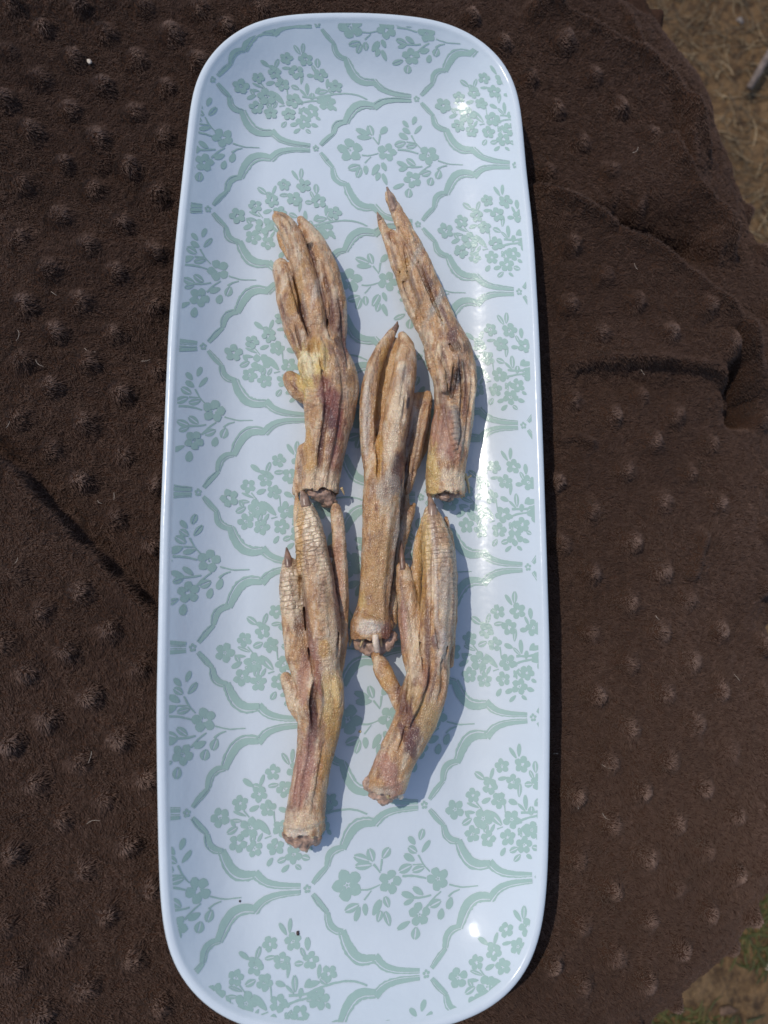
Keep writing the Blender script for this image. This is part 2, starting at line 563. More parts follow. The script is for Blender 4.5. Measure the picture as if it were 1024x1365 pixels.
# ---- the print: an ogee lattice of double lines with two kinds of flower sprig
PA, PB = .7408 * .062, .062
def node(i, j):
    return np.array([i * PA - .06109, -(j + (.47 if i % 2 else 0)) * PB + .19797])
polys = []
cgx = np.arange(-.31, .40, .0035); cgy = np.arange(-.40, .42, .0035)
CX, CY = np.meshgrid(cgx, cgy)
CD = tray_d(np.stack([CX, CY], -1)).reshape(CX.shape)
def bil(G, x0, y0, h, P):
    fx = np.clip((P[:, 0] - x0) / h, 0, G.shape[1] - 1.001); fy = np.clip((P[:, 1] - y0) / h, 0, G.shape[0] - 1.001)
    i = fx.astype(int); j = fy.astype(int); u = fx - i; v = fy - j
    return G[j, i] * (1 - u) * (1 - v) + G[j, i + 1] * u * (1 - v) + G[j + 1, i] * (1 - u) * v + G[j + 1, i + 1] * u * v
def CGRID(P):
    return bil(CD, cgx[0], cgy[0], .0035, P)
def lay_on(xy):
    """the flat lattice drawn on the curved wall: points slide inwards as the wall rises"""
    xy = np.asarray(xy, float).reshape(-1, 2)
    q = xy.copy()
    for _ in range(9):
        q = .4 * q + .6 * (CAM[:2] + (xy - CAM[:2]) * (1 - np.minimum(prof(CGRID(q)), .0168) / CAM[2])[:, None])
    return q
pr = random.Random(3)
def wob(a, s): return a * (1 + pr.uniform(-s, s))
def add_poly(p): polys.append(np.asarray(p, float))
def blob(c, r, n=10, sx=1, ang=0, w=.12):
    q = []
    for k in range(n):
        a = 2 * math.pi * k / n
        rr = r * (1 + pr.uniform(-w, w))
        x, y = rr * math.cos(a) * sx, rr * math.sin(a)
        q.append((c[0] + x * math.cos(ang) - y * math.sin(ang), c[1] + x * math.sin(ang) + y * math.cos(ang)))
    add_poly(q)
def flower(c, r):
    a0 = pr.uniform(0, 6.3)
    for k in range(5):
        a = a0 + k * 2 * math.pi / 5 + pr.uniform(-.1, .1)
        blob((c[0] + .60 * r * math.cos(a), c[1] + .60 * r * math.sin(a)), .385 * r, 10, 1.0, a, .13)
    for k in range(5):
        a = a0 + .6 + k * 2 * math.pi / 5
        if pr.random() < .75:
            blob((c[0] + .25 * r * math.cos(a), c[1] + .25 * r * math.sin(a)), .13 * r, 6)
    if pr.random() < .5: blob(c, .09 * r, 6)
def band(P, wl, wr, step=.0008, rough=.06):
    """a strip between lateral offsets wl(t) and wr(t) of a curve"""
    P = np.asarray(P, float)
    # Catmull-Rom
    Q = []
    E = np.vstack([2 * P[0] - P[1], P, 2 * P[-1] - P[-2]])
    for i in range(1, len(E) - 2):
        for t in np.linspace(0, 1, 8, endpoint=False):
            a, b, c, d = E[i - 1:i + 3]
            Q.append(.5 * (2 * b + (c - a) * t + (2 * a - 5 * b + 4 * c - d) * t * t + (3 * b - a - 3 * c + d) * t ** 3))
    Q.append(P[-1])
    Q = np.array(Q)
    m = max(3, int(np.linalg.norm(np.diff(Q, axis=0), axis=1).sum() / step))
    Q, _ = resample(Q, m, False)
    T = np.gradient(Q, axis=0); T /= np.linalg.norm(T, axis=1)[:, None] + 1e-12
    N = np.stack([-T[:, 1], T[:, 0]], -1)
    t = np.linspace(0, 1, m)
    A = Q + N * (np.array([wl(x) for x in t]) * np.array([1 + pr.uniform(-rough, rough) for _ in t]))[:, None]
    B = Q + N * (np.array([wr(x) for x in t]) * np.array([1 + pr.uniform(-rough, rough) for _ in t]))[:, None]
    for i in range(m - 1):
        add_poly([A[i], A[i + 1], B[i + 1], B[i]])
def leaf(a, b, w, slit=True):
    a = np.array(a); b = np.array(b); L = np.linalg.norm(b - a)
    d = (b - a) / L; nrm = np.array([-d[1], d[0]])
    g = .10 * w if slit else -.01 * w
    for s in (1, -1):
        q = []
        sw = w * pr.uniform(.85, 1.1)
        for t in np.linspace(0.04, .96, 8):
            q.append(a + d * L * t + s * nrm * (g * math.sin(math.pi * t) + .5 * sw * math.sin(math.pi * t ** .85) ** .8))
        for t in np.linspace(.9, .1, 6):
            q.append(a + d * L * t + s * nrm * (g * (1 if .15 < t < .8 else .2)))
        add_poly(q)
def stem(pts, w):
    band(pts, lambda t: .5 * w * (1 - .35 * t), lambda t: -.5 * w * (1 - .35 * t), .001, .25)

# sprig shapes, read off the tray where they lie in clear view
T1F = [(400,415,40),(490,370,32),(575,345,34),(637,268,32),(738,275,36),(690,340,36),(815,355,36),(615,405,34),(895,415,34),(535,470,44),(675,490,38),(480,525,36),(555,555,34),(650,560,34),(770,545,36),(730,600,38),(850,500,42)]
T1L = [(500,275,552,315,24),(597,268,575,322,18),(675,195,712,250,20),(727,185,722,245,20),(800,265,802,320,24),(855,372,850,430,18),(428,482,482,460,24),(528,405,578,390,24),(612,320,665,318,18),(742,358,786,360,22),(722,345,714,408,18),(660,410,708,432,24),(705,428,745,468,14),(745,395,748,465,22),(785,445,860,440,26),(560,440,628,512,30),(705,525,720,570,16),(612,632,638,598,22),(655,620,702,608,22),(765,612,806,626,22),(675,662,712,635,20),(738,640,766,662,18),(790,575,818,592,18),(882,520,900,545,18),(445,432,500,440,16),(455,395,520,425,14),(770,300,792,345,16),(700,560,735,520,14)]
T1S = [([(720,468),(790,474),(850,462),(900,455),(960,453),(1015,463),(1062,484)],13),([(690,508),(750,494),(800,490),(830,478)],13),([(505,400),(530,430)],8),([(640,420),(645,470)],8),([(600,520),(630,515)],8)]
_x = random.Random(12)
for _k in range(16):                               # loose leaves that fill the bouquet
    _a = _x.uniform(0, 6.28); _q = _x.uniform(.35, .95); _c = (640 + 235 * _q * math.cos(_a), 440 + 180 * _q * math.sin(_a)); _b = _x.uniform(0, 6.28)
    T1L.append((_c[0], _c[1], _c[0] + 42 * math.cos(_b), _c[1] + 42 * math.sin(_b), _x.uniform(16, 26)))
T2F = [(268,405,84),(512,385,66),(785,368,66),(680,570,60)]
T2L = [(300,238,400,268,34),(308,298,415,288,34),(390,192,418,275,34),(512,188,466,255,36),(250,556,340,512,34),(312,615,342,522,28),(368,505,374,582,30),(462,482,412,582,34),(480,465,506,535,28),(462,545,440,618,28),(480,548,512,642,28),(614,126,656,176,28),(702,80,680,152,26),(742,145,690,222,24),(612,185,668,222,30),(588,228,655,268,34),(558,330,640,288,34),(634,328,712,302,28),(572,448,655,476,30),(638,414,704,462,30),(586,516,650,484,24),(735,528,806,490,34),(792,604,808,532,34),(838,545,862,468,34),(548,660,630,608,26),(650,718,660,638,36)]
T2S = [([(418,285),(440,312),(456,335)],12),([(466,255),(458,325)],12),([(345,432),(395,428),(455,402)],10),([(365,490),(405,435)],9),([(640,288),(700,286)],10),([(672,232),(700,285),(738,328)],10),([(582,352),(650,352),(718,366)],14),([(640,478),(700,472),(745,460)],14),([(722,528),(760,478),(802,440)],12),([(845,470),(870,445),(908,428)],12),([(848,400),(880,408),(925,416),(970,412),(1012,408)],9)]
def conv(px, py, cx, cy, s, base):
    p = at(cx + np.asarray(px, float) / s, cy + np.asarray(py, float) / s, 0.0)[:, :2]
    return p - base
def sprig(fl, lv, st, cx, cy, s, nd):
    mm = 1 / s * .00031
    f = [(p, r * mm) for p, r in zip(conv([a[0] for a in fl], [a[1] for a in fl], cx, cy, s, nd), [a[2] for a in fl])]
    a = conv([q[0] for q in lv], [q[1] for q in lv], cx, cy, s, nd)
    b = conv([q[2] for q in lv], [q[3] for q in lv], cx, cy, s, nd)
    l = [(u, v, q[4] * mm) for u, v, q in zip(a, b, lv)]
    t = [(conv([q[0] for q in pts], [q[1] for q in pts], cx, cy, s, nd), wd * mm) for pts, wd in st]
    return f, l, t
G1 = sprig(T1F, T1L, T1S, 220, 10, 3.938, node(0, 0))
G2 = sprig(T2F, T2L, T2S, 400, 1085, 4.267, node(1, 5))
EDGE = [([(.0, .06), (.06, .17), (.125, .27)], .0021), ([(.12, .27), (.14, .40), (.19, .47), (.255, .49)], .0027),
        ([(.245, .48), (.29, .64), (.35, .76), (.43, .81), (.53, .80)], .0039), ([(.52, .78), (.60, .89), (.72, .945), (.90, .962)], .0030)]
def edge(tip, sy, ht):
    for k, (pts, wd) in enumerate(EDGE):
        wd = wd * 1.18
        q = np.array([(tip[0] + u * PA, tip[1] + sy * v * ht) for u, v in pts])
        wt = (lambda t: .55 + .45 * math.sin(math.pi * (t * .8 + .1))) if k < 3 else (lambda t: 1.05 - .5 * t)
        s = 1 if pr.random() < .62 else -1
        band(q, lambda t: s * .5 * wd * wt(t), lambda t: -s * .16 * wd * wt(t))
        band(q, lambda t: -s * .27 * wd * wt(t), lambda t: -s * .46 * wd * wt(t), .0009, .12)
for i in range(-1, 4):
    for j in range(-1, 8):
        nd = node(i, j)
        if not (-.14 < nd[0] < .13 and -.27 < nd[1] < .30): continue
        for k in range(5):
            a = k * 1.26 + .4
            blob((nd[0] + .0009 * math.cos(a), nd[1] + .0011 * math.sin(a)), .00062, 7)
        tip = nd + np.array([.0021, 0])
        up = (.47 if i % 2 else .53) * PB
        edge(tip, 1, up); edge(tip, -1, PB - up)
        f, l, t = G1 if i % 2 == 0 else G2
        for p, r in f: flower(p + nd, wob(r * (1.24 if i % 2 == 0 else 1.0), .05))
        for a, b, wd in l: leaf(a + nd, b + nd, wd * 1.2, pr.random() < .45)
        for pts, wd in t: stem(pts + nd, wd)
allp = lay_on(np.vstack(polys)); ld_ = tray_d(allp)
PD = .0045
clipP = OUTL[::3] + INN[::3] * PD
def clip(poly):
    q = [tuple(p) for p in poly]
    m = len(clipP)
    for k in range(m):
        a = clipP[k]; b = clipP[(k + 1) % m]
        ex, ey = b - a
        o = []
        for i in range(len(q)):
            p, s = q[i], q[i - 1]
            cp = ex * (p[1] - a[1]) - ey * (p[0] - a[0]); cs = ex * (s[1] - a[1]) - ey * (s[0] - a[0])
            if (cp >= 0) != (cs >= 0):
                t = cs / (cs - cp); o.append((s[0] + t * (p[0] - s[0]), s[1] + t * (p[1] - s[1])))
            if cp >= 0: o.append(p)
        q = o
        if len(q) < 3: return None
    return np.array(q)
V2 = []; F = []; lay = []; c = 0
for ip, p in enumerate(polys):
    dd = ld_[c:c + len(p)]; p = allp[c:c + len(p)]; c += len(p)
    if (dd < PD).all(): continue
    if (dd < PD).any():
        p = clip(p)
        if p is None: continue
    st = len(V2); V2 += [tuple(v) for v in p]
    lay += [(ip % 499) * 3.2e-7] * len(p)
    F.append(list(range(st, st + len(p))))
V2 = np.array(V2)
zz = tray_z(V2) + 9e-5 + np.array(lay)
V3 = np.column_stack([V2, zz])
for f in F:
    a, b, c_ = V3[f[0]], V3[f[len(f) // 3]], V3[f[2 * len(f) // 3]]
    if np.cross(b - a, c_ - a)[2] < 0: f.reverse()
pm = mesh_py('printed_pattern', V3, F, MAT_PRINT, tray)
pm['kind'] = 'stuff'

# ------------------------------------------------------------------ blanket
BZ = -.0062                                         # cloth under the pile, where it carries the tray
C0 = np.array([.02, .01])
SIL = [(640,-330),(740,-160),(800,-90),(836,-10),(848,18),(868,58),(890,90),(910,112),(931,150),(935,182),(944,200),(966,255),(980,290),(988,318),(1010,350),(1030,392),(1036,440),(1030,500),(1018,540),(1006,580),(1008,630),(1009,690),(1016,740),(1014,800),(1010,840),(1020,880),(1026,940),(1036,1000),(1040,1060),(1034,1130),(1000,1180),(958,1250),(914,1300),(856,1345),(800,1380),(780,1425),(660,1490),(500,1540)]
sp = at(np.array([a[0] for a in SIL], float), np.array([a[1] for a in SIL], float), -.050)[:, :2] - C0
sth = np.arctan2(sp[:, 1], sp[:, 0]); sr = np.hypot(sp[:, 0], sp[:, 1])
o_ = np.argsort(sth); sth, sr = sth[o_], sr[o_]
def Redge(th):
    r = np.interp(th, sth, sr)
    far = .62
    a = sstep(sth[-1] - .02, sth[-1] + .35, th) + sstep(sth[0] + .02, sth[0] - .35, th)
    return r + (far - r) * np.clip(a, 0, 1)

D6 = [(205,125),(505,140),(830,145),(30,240),(350,262),(660,265),(960,290),(180,360),(495,395),(805,415),(20,485),(330,510),(650,535),(140,620),(470,655),(790,665),(300,780),(620,800),(105,880),(450,910),(760,930),(285,1040),(590,1075),(80,1150),(425,1195),(745,1210),(50,20),(380,15),(690,10),(960,15)]
D6b = [(285,265),(690,280),(145,465),(475,455),(905,470),(330,640),(670,640),(130,810),(520,815),(920,840),(310,970),(710,990),(105,1150),(500,1170),(920,1180),(300,1330)]
D7 = [(245,150),(590,165),(390,290),(750,310),(550,470),(725,610),(85,745),(400,835),(210,935),(535,1020),(20,1080),(130,1220),(680,1200)]
D7b = [(165,460),(540,570),(830,430),(400,300),(280,700),(60,850),(710,810),(470,950),(200,1090),(870,1045),(605,1180),(350,1310)]
D8 = [(620,450),(50,500),(400,580),(190,710),(740,660),(520,790),(300,920),(640,1010),(60,1070),(410,1150),(770,1240),(190,1290),(20,850)]
DR1 = [(155,195),(280,330),(15,330),(135,450),(400,450),(245,580),(530,560),(95,710),(360,715),(215,840)]
DR2 = [(490,290),(180,480),(320,605),(175,720),(455,710),(735,750),(300,840),(590,845),(860,880)]
DR4 = [(205,605),(495,580),(375,675),(655,665),(130,955),(430,905),(720,905),(550,780),(835,770),(590,1040),(275,1075),(860,1035)]
DR5 = [(395,75),(545,210),(210,220),(385,355),(690,340),(215,495),(545,495),(870,490),(390,640),(710,635),(235,790),(565,780),(865,775),(385,940),(715,930)]
DR6 = [(350,50),(610,45),(905,20),(205,190),(490,170),(770,165),(370,320),(650,315),(930,290),(225,465),(520,460),(795,440),(380,600),(670,595),(965,560),(245,755),(545,740),(835,725),(120,915),(410,900),(710,885),(265,1020),(565,1035)]
dots = []
def addd(L, ox, oy, s):
    for x, y in L:
        p = (ox + x / s, oy + y / s)
        if all((p[0] - q[0]) ** 2 + (p[1] - q[1]) ** 2 > 17 ** 2 for q in dots): dots.append(p)
addd(D6, 0, 0, 3.657); addd(D6b, 0, 300, 4.452); addd(D7, 0, 560, 3.657); addd(D7b, 0, 800, 4.452); addd(D8, 0, 1000, 3.657)
addd(DR1, 700, 0, 3.16); addd(DR2, 700, 180, 3.16); addd(DR4, 700, 340, 3.16); addd(DR5, 730, 700, 3.483); addd(DR6, 700, 1000, 3.16)
addd([(345, 6), (627, 25), (668, 62), (706, 106), (712, 18), (300, 30), (748, 640), (750, 724)], 0, 0, 1)
for i in range(-14, 20):                            # the same bumps carried on beyond the frame
    for j in range(-14, 44):
        p = (i * 88 + (42 if j % 2 else 0) + 4 * math.sin(i * 3 + j), j * 39 + 4 * math.cos(i + j * 2))
        if -8 < p[0] < 1032 and -8 < p[1] < 1373: continue
        if all((p[0] - q[0]) ** 2 + (p[1] - q[1]) ** 2 > 40 ** 2 for q in dots): dots.append(p)
DOT = at(np.array([d[0] for d in dots]), np.array([d[1] for d in dots]), -.004)[:, :2]
DRr = np.random.default_rng(4)
DOTH = DRr.uniform(.75, 1.15, len(DOT)); DOTW = DRr.uniform(.9, 1.15, len(DOT))

def pl(L): return at(np.array([a[0] for a in L], float), np.array([a[1] for a in L], float), -.003)[:, :2]
# crease lines: (points, height, width on the right of travel, width on the left)
RIDGE = [
 ([(690,-20),(719,8),(776,38),(827,68),(852,82),(890,111),(906,136),(947,187),(965,205)], .0065, .011, .0045),
 ([(880,180),(887,189),(902,218),(918,234),(925,253),(953,278),(982,313),(1000,340)], .006, .010, .0035),
 ([(700,246),(709,254),(751,278),(795,299),(827,321),(855,332),(890,360),(937,392),(985,430),(1020,471)], .0075, .014, .0050),
 ([(730,487),(795,482),(858,482),(906,484),(969,493),(997,505),(1013,527),(1016,555)], .0045, .0065, .013),
 ([(950,700),(945,723),(937,752),(928,780)], .002, .003, .003),
 ([(735,588),(770,582),(800,594)], .002, .004, .004),
 ([(840,-20),(852,30),(862,58),(885,85),(905,120)], .005, .006, .004),
 ([(968,380),(974,400),(976,420)], .003, .004, .003),
]
VALL = [
 ([(800,282),(842,288),(880,292),(920,302),(960,335)], -.007, .010, .010),
 ([(985,470),(1015,520),(1024,560)], -.010, .008, .008),
 ([(770,262),(830,296),(880,322),(930,365),(985,408)], -.0026, .006, .006),
 ([(740,15),(790,32),(850,66)], -.002, .006, .006),
 ([(760,510),(850,508),(930,520)], -.002, .007, .007),
 ([(20,250),(50,290),(40,330)], -.0012, .008, .008),
 ([(130,210),(190,250)], -.002, .006, .006),
]
PLEAT = [(pl(a), h, b, c) for a, h, b, c in (
 ([(790,258),(825,272),(860,281),(900,288),(945,306),(985,345)], .0085, .006, .022),
 ([(735,483),(795,479),(858,479),(906,481),(960,487),(1000,505),(1020,535)], .0030, .0040, .024),
 ([(905,120),(920,170),(930,215),(960,262)], .0060, .005, .014),
 ([(985,205),(947,187),(906,136),(890,111),(852,82),(827,68),(776,38),(719,8),(690,-20)], .0062, .0045, .020),
 ([(1000,345),(982,313),(953,278),(925,253),(918,234),(902,218),(887,189),(876,165)], .0062, .004, .016),
 ([(1040,490),(1020,471),(985,430),(937,392),(890,360),(855,332),(827,321),(795,299),(751,278),(709,254),(690,244)], .0070, .0045, .022),
 ([(985,425),(1010,470),(1025,520)], .0070, .005, .015),
)]
CREASE = [(pl(a), h, b, c) for a, h, b, c in RIDGE + VALL]
FOLD = pl([(-260,430),(-120,525),(0,612),(33,634),(63,669),(109,721),(153,762),(186,792),(209,814),(250,850),(330,920)])

def seg_sd(P, L):
    """distance to a polyline, signed by side (left of travel positive), and the share of length"""
    best = np.full(len(P), 1e9); sgn = np.zeros(len(P)); tt = np.zeros(len(P))
    m = len(L) - 1
    for k in range(m):
        a, b = L[k], L[k + 1]; ab = b - a
        t = np.clip(((P - a) @ ab) / (ab @ ab), 0, 1)
        v = P - a - t[:, None] * ab
        d = np.hypot(v[:, 0], v[:, 1])
        c = ab[0] * (P[:, 1] - a[1]) - ab[1] * (P[:, 0] - a[0])
        u = d < best
        best[u] = d[u]; sgn[u] = np.where(c[u] >= 0, 1, -1); tt[u] = (k + t[u]) / m
    return best, sgn, tt

class DGrid:                                        # bilinear lookup of the slow parts of the height
    pass

def cloth_h(P, fine=True):
    h = .0045 * fbm(P * 17, 41, 2) + .0010 * fbm(P * 70, 44, 2)
    h = h - .0012 + .00042 * fbm(P * 330, 47, 2) * (1 + .8 * sstep(.05, .10, P[:, 0]))
    for L, a, wr, wl in CREASE:
        d, s, t = seg_sd(P, L)
        d = d + .0009 * vnoise(P * 160, 50)
        w = np.where(s > 0, wl, wr)
        e = np.clip(np.minimum(t, 1 - t) * 6, 0, 1)
        if a > 0: h = h + .0026 * e * np.exp(-(d / .0021) ** 2)
        h = h + (1.2 if a > 0 else 2.2) * a * e * (np.exp(-np.abs(d) / w) if a > 0 else np.exp(-(d / w) ** 2))
    for L, a, wd, dec in PLEAT:
        d, s, t = seg_sd(P, L)
        sd = -d * s + .0008 * vnoise(P * 140, 53)    # right of travel = the low side
        e = sstep(0, .18, np.minimum(t, 1 - t))
        h = h + a * e * (np.exp(np.minimum(sd, 0) / dec) * (sd < 0) - 0) * 1.0 + a * e * (sd >= 0) * (1 - 1.5 * sstep(0, wd, sd) * np.exp(-np.maximum(sd - wd, 0) / (dec * .8)) - sstep(wd, wd + dec, sd) * np.where(True, 1 - np.exp(-np.maximum(sd - wd, 0) / (dec * .8)), 0))
    d, s, t = seg_sd(P, FOLD)
    sd = d * s + .0008 * vnoise(P * 150, 51)         # left of travel = upper right
    low = sstep(.0010, -.0018, sd)
    h = h + low * (.0088 * np.exp(np.minimum(sd, 0) / .05) + .0022 * np.exp(-((sd + .003) / .003) ** 2)) - .0032 * np.exp(-((sd - .003) / .0035) ** 2)
    td = tray_d(P) if fine == 'tray' else None
    return h

def dot_h(P):
    """height of the bumps and horizontal gradient-friendly value"""
    h = np.zeros(len(P))
    cell = .012
    key = {}
    for k, q in enumerate(DOT):
        key.setdefault((int(math.floor(q[0] / cell)), int(math.floor(q[1] / cell))), []).append(k)
    ix = np.floor(P[:, 0] / cell).astype(int); iy = np.floor(P[:, 1] / cell).astype(int)
    code = ix * 100000 + iy
    order = np.argsort(code, kind='stable'); sc_ = code[order]
    uniq, start = np.unique(sc_, return_index=True); end = np.r_[start[1:], len(sc_)]
    lut = {int(u): (a, b) for u, a, b in zip(uniq, start, end)}
    for (cx, cy), ks in key.items():
        for dx in (-1, 0, 1):
            for dy in (-1, 0, 1):
                ab = lut.get((cx + dx) * 100000 + cy + dy)
                if ab is None: continue
                I = order[ab[0]:ab[1]]
                for k in ks:
                    r = np.hypot(P[I, 0] - DOT[k, 0], P[I, 1] - DOT[k, 1]) / (.0053 * DOTW[k])
                    v = .0060 * DOTH[k] * np.exp(-(r / .84) ** 2.6)
                    h[I] = np.maximum(h[I], v)
    return h

RHO = .026
def cloth(P, slow=None):
    """sheet coordinates -> world position; the sheet rolls over the support's edge and hangs"""
    v = P - C0
    r = np.hypot(v[:, 0], v[:, 1]); th = np.arctan2(v[:, 1], v[:, 0])
    dirv = v / np.maximum(r, 1e-6)[:, None]
    R = Redge(th)
    s = r - (R - RHO)
    a = np.clip(s / RHO, 0, math.pi / 2)
    ex = np.maximum(s - RHO * math.pi / 2, 0)
    rr = np.where(s <= 0, r, R - RHO + RHO * np.sin(a))
    z = BZ - RHO * (1 - np.cos(a)) - ex
    z = z - 1.9 * np.clip(r - (R - RHO) + .085, 0, .10) ** 2
    nrm = np.column_stack([dirv * np.sin(a)[:, None], np.cos(a)])
    h = (cloth_fast(P) if slow is None else slow)
    td = CGRID(P)
    press = sstep(.010, .024, td)                    # flattened where the tray stands on it
    h = h + dot_h(P)
    h = h * (1 - press) + np.minimum(h, .0003) * press
    hang = sstep(.03, .14, ex)
    h = h + hang * (.008 * np.sin(th * 26 + 1.2 * np.sin(th * 7)) + .004 * np.sin(th * 61))
    pos = np.column_stack([C0 + dirv * rr[:, None], z]) + nrm * h[:, None]
    return pos, nrm

HG0 = (-.25, -.31); HGS = .0006
_hx = np.arange(HG0[0], .41, HGS); _hy = np.arange(HG0[1], .35, HGS)
_HX, _HY = np.meshgrid(_hx, _hy)
HG = cloth_h(np.stack([_HX, _HY], -1).reshape(-1, 2)).reshape(_HX.shape)
def cloth_fast(P):
    return bil(HG, HG0[0], HG0[1], HGS, P)

STEP = .0009
ux = np.arange(-.24, .40, STEP); uy = np.arange(-.30, .34, STEP)
UX, UY = np.meshgrid(ux, uy)
P = np.stack([UX, UY], -1).reshape(-1, 2)
pos, nrm = cloth(P)
pos[:, 2] = np.maximum(pos[:, 2], GZ + .006 + .004 * vnoise(P * 60, 3))
ny, nx = UX.shape
idx = np.arange(nx * ny).reshape(ny, nx)
F = np.stack([idx[:-1, :-1], idx[:-1, 1:], idx[1:, 1:], idx[1:, :-1]], -1).reshape(-1, 4)
v = P - C0
exs = np.hypot(v[:, 0], v[:, 1]) - Redge(np.arctan2(v[:, 1], v[:, 0]))
keep = (CGRID(P) < .045) & (exs < .36)
F = F[keep[F].all(1)]
used = np.unique(F); remap = np.full(len(P), -1); remap[used] = np.arange(len(used))
blanket = mesh_np('plush_blanket', pos[used], remap[F], MAT_CLOTH)
tag(blanket, 'dark brown plush dotted blanket with raised bumps, spread under the tray', 'blanket')

# pile: short plush fibres, leaning in drifting directions
def pile(n, seed, x0, x1, y0, y1):
    r = np.random.default_rng(seed)
    P = np.column_stack([r.uniform(x0, x1, n), r.uniform(y0, y1, n)])
    v = P - C0
    exs = np.hypot(v[:, 0], v[:, 1]) - Redge(np.arctan2(v[:, 1], v[:, 0]))
    P = P[(CGRID(P) < .012) & (exs < .10)]
    n = len(P)
    e = .0005
    p0, nn = cloth(P)
    p1, _ = cloth(P + [e, 0]); p2, _ = cloth(P + [0, e])
    N = np.cross(p1 - p0, p2 - p0); N /= np.linalg.norm(N, axis=1)[:, None] + 1e-15
    T = (p1 - p0); T /= np.linalg.norm(T, axis=1)[:, None] + 1e-15
    B = np.cross(N, T)
    ang = .5 * math.pi * fbm(P * 35, 61, 2) + 1.0 * vnoise(P * 420, 63) - .35
    lean = .75 + .35 * vnoise(P * 300, 65)
    cl = fbm(P * 650, 67, 2)                        # tufts
    ln = .0013 * (1 + .30 * r.normal(size=n) * .6 + .30 * cl)
    ln = np.clip(ln, .0006, .0024)
    dirh = np.cos(ang)[:, None] * T + np.sin(ang)[:, None] * B + .25 * r.normal(size=(n, 3))
    Q = np.zeros((n, 4, 3))
    Q[:, 0] = p0 - N * .0002
    d = N + dirh * (lean * .55)[:, None]; d /= np.linalg.norm(d, axis=1)[:, None]
    Q[:, 1] = Q[:, 0] + d * (ln * .4)[:, None]
    d = N * .8 + dirh * (lean * .95)[:, None] + .15 * r.normal(size=(n, 3)); d /= np.linalg.norm(d, axis=1)[:, None]
    Q[:, 2] = Q[:, 1] + d * (ln * .35)[:, None]
    d = N * .5 + dirh * (lean * 1.2)[:, None] + .22 * r.normal(size=(n, 3)); d /= np.linalg.norm(d, axis=1)[:, None]
    Q[:, 3] = Q[:, 2] + d * (ln * .3)[:, None]
    R = .000085 * r.uniform(.7, 1.3, (n, 1)) * np.array([1.1, 1.0, .85, .45])[None]
    tone = np.clip(.41 + .12 * r.normal(size=n) + .16 * cl + .46 * (dot_h(P) / .0060) ** 2 + .17 * fbm(P * 26, 71, 2), 0, 1)  # bump tips coloured paler, painting in the sheen of lit tufts
    return Q, R, tone
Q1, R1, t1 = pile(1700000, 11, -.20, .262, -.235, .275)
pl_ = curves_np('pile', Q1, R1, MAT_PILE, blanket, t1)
pl_['kind'] = 'stuff'
print('pile strands', len(Q1))

# lint: stray pale hairs and crumbs caught on the plush
def cloth_top(px, py):
    p = at(np.array([px], float), np.array([py], float), -.003)[:, :2]
    q, _ = cloth(p)
    return q[0]
c = cloth_top(117, 74)
tag(lump(c + [0, 0, .0014], .0010, MAT_CRUMB, 'crumb', 3, (1, 1.2, .7)), 'small pale flake on the blanket left of the top of the tray', 'crumb')
lr = np.random.default_rng(9)
LP = []
for (px, py) in [(68,388),(50,482),(24,440),(845,365),(842,205),(855,492),(770,1078),(805,1085),(800,1018),(128,470),(1013,910),(30,745),(114,1100),(150,665),(128,665),(18,566),(200,478),(120,1015),(880,820),(738,1005)]:
    b = cloth_top(px, py) + [0, 0, .0022]
    a = lr.uniform(0, 6.3); L = lr.uniform(.002, .005); k = lr.uniform(-.8, .8)
    LP.append([b + [L * t * math.cos(a + k * t), L * t * math.sin(a + k * t), .0003 * math.sin(3 * t)] for t in (0, .33, .66, 1)])
LP = np.array(LP)
lint = curves_np('lint', LP, np.full(LP.shape[:2], .00005), MAT_CRUMB, blanket)
lint['kind'] = 'stuff'

# ------------------------------------------------------------------ duck feet
TAN = (.50, .28, .125); PALE = (.70, .55, .375); YEL = (.58, .40, .14); BRN = (.26, .135, .068); PUR = (.13, .05, .042)
DARK = (.045, .03, .026); PINK = (.40, .20, .15); WHT = (.66, .57, .47); GRY = (.36, .30, .24); RED = (.22, .065, .05); OCH = (.50, .27, .075)
H = .00036

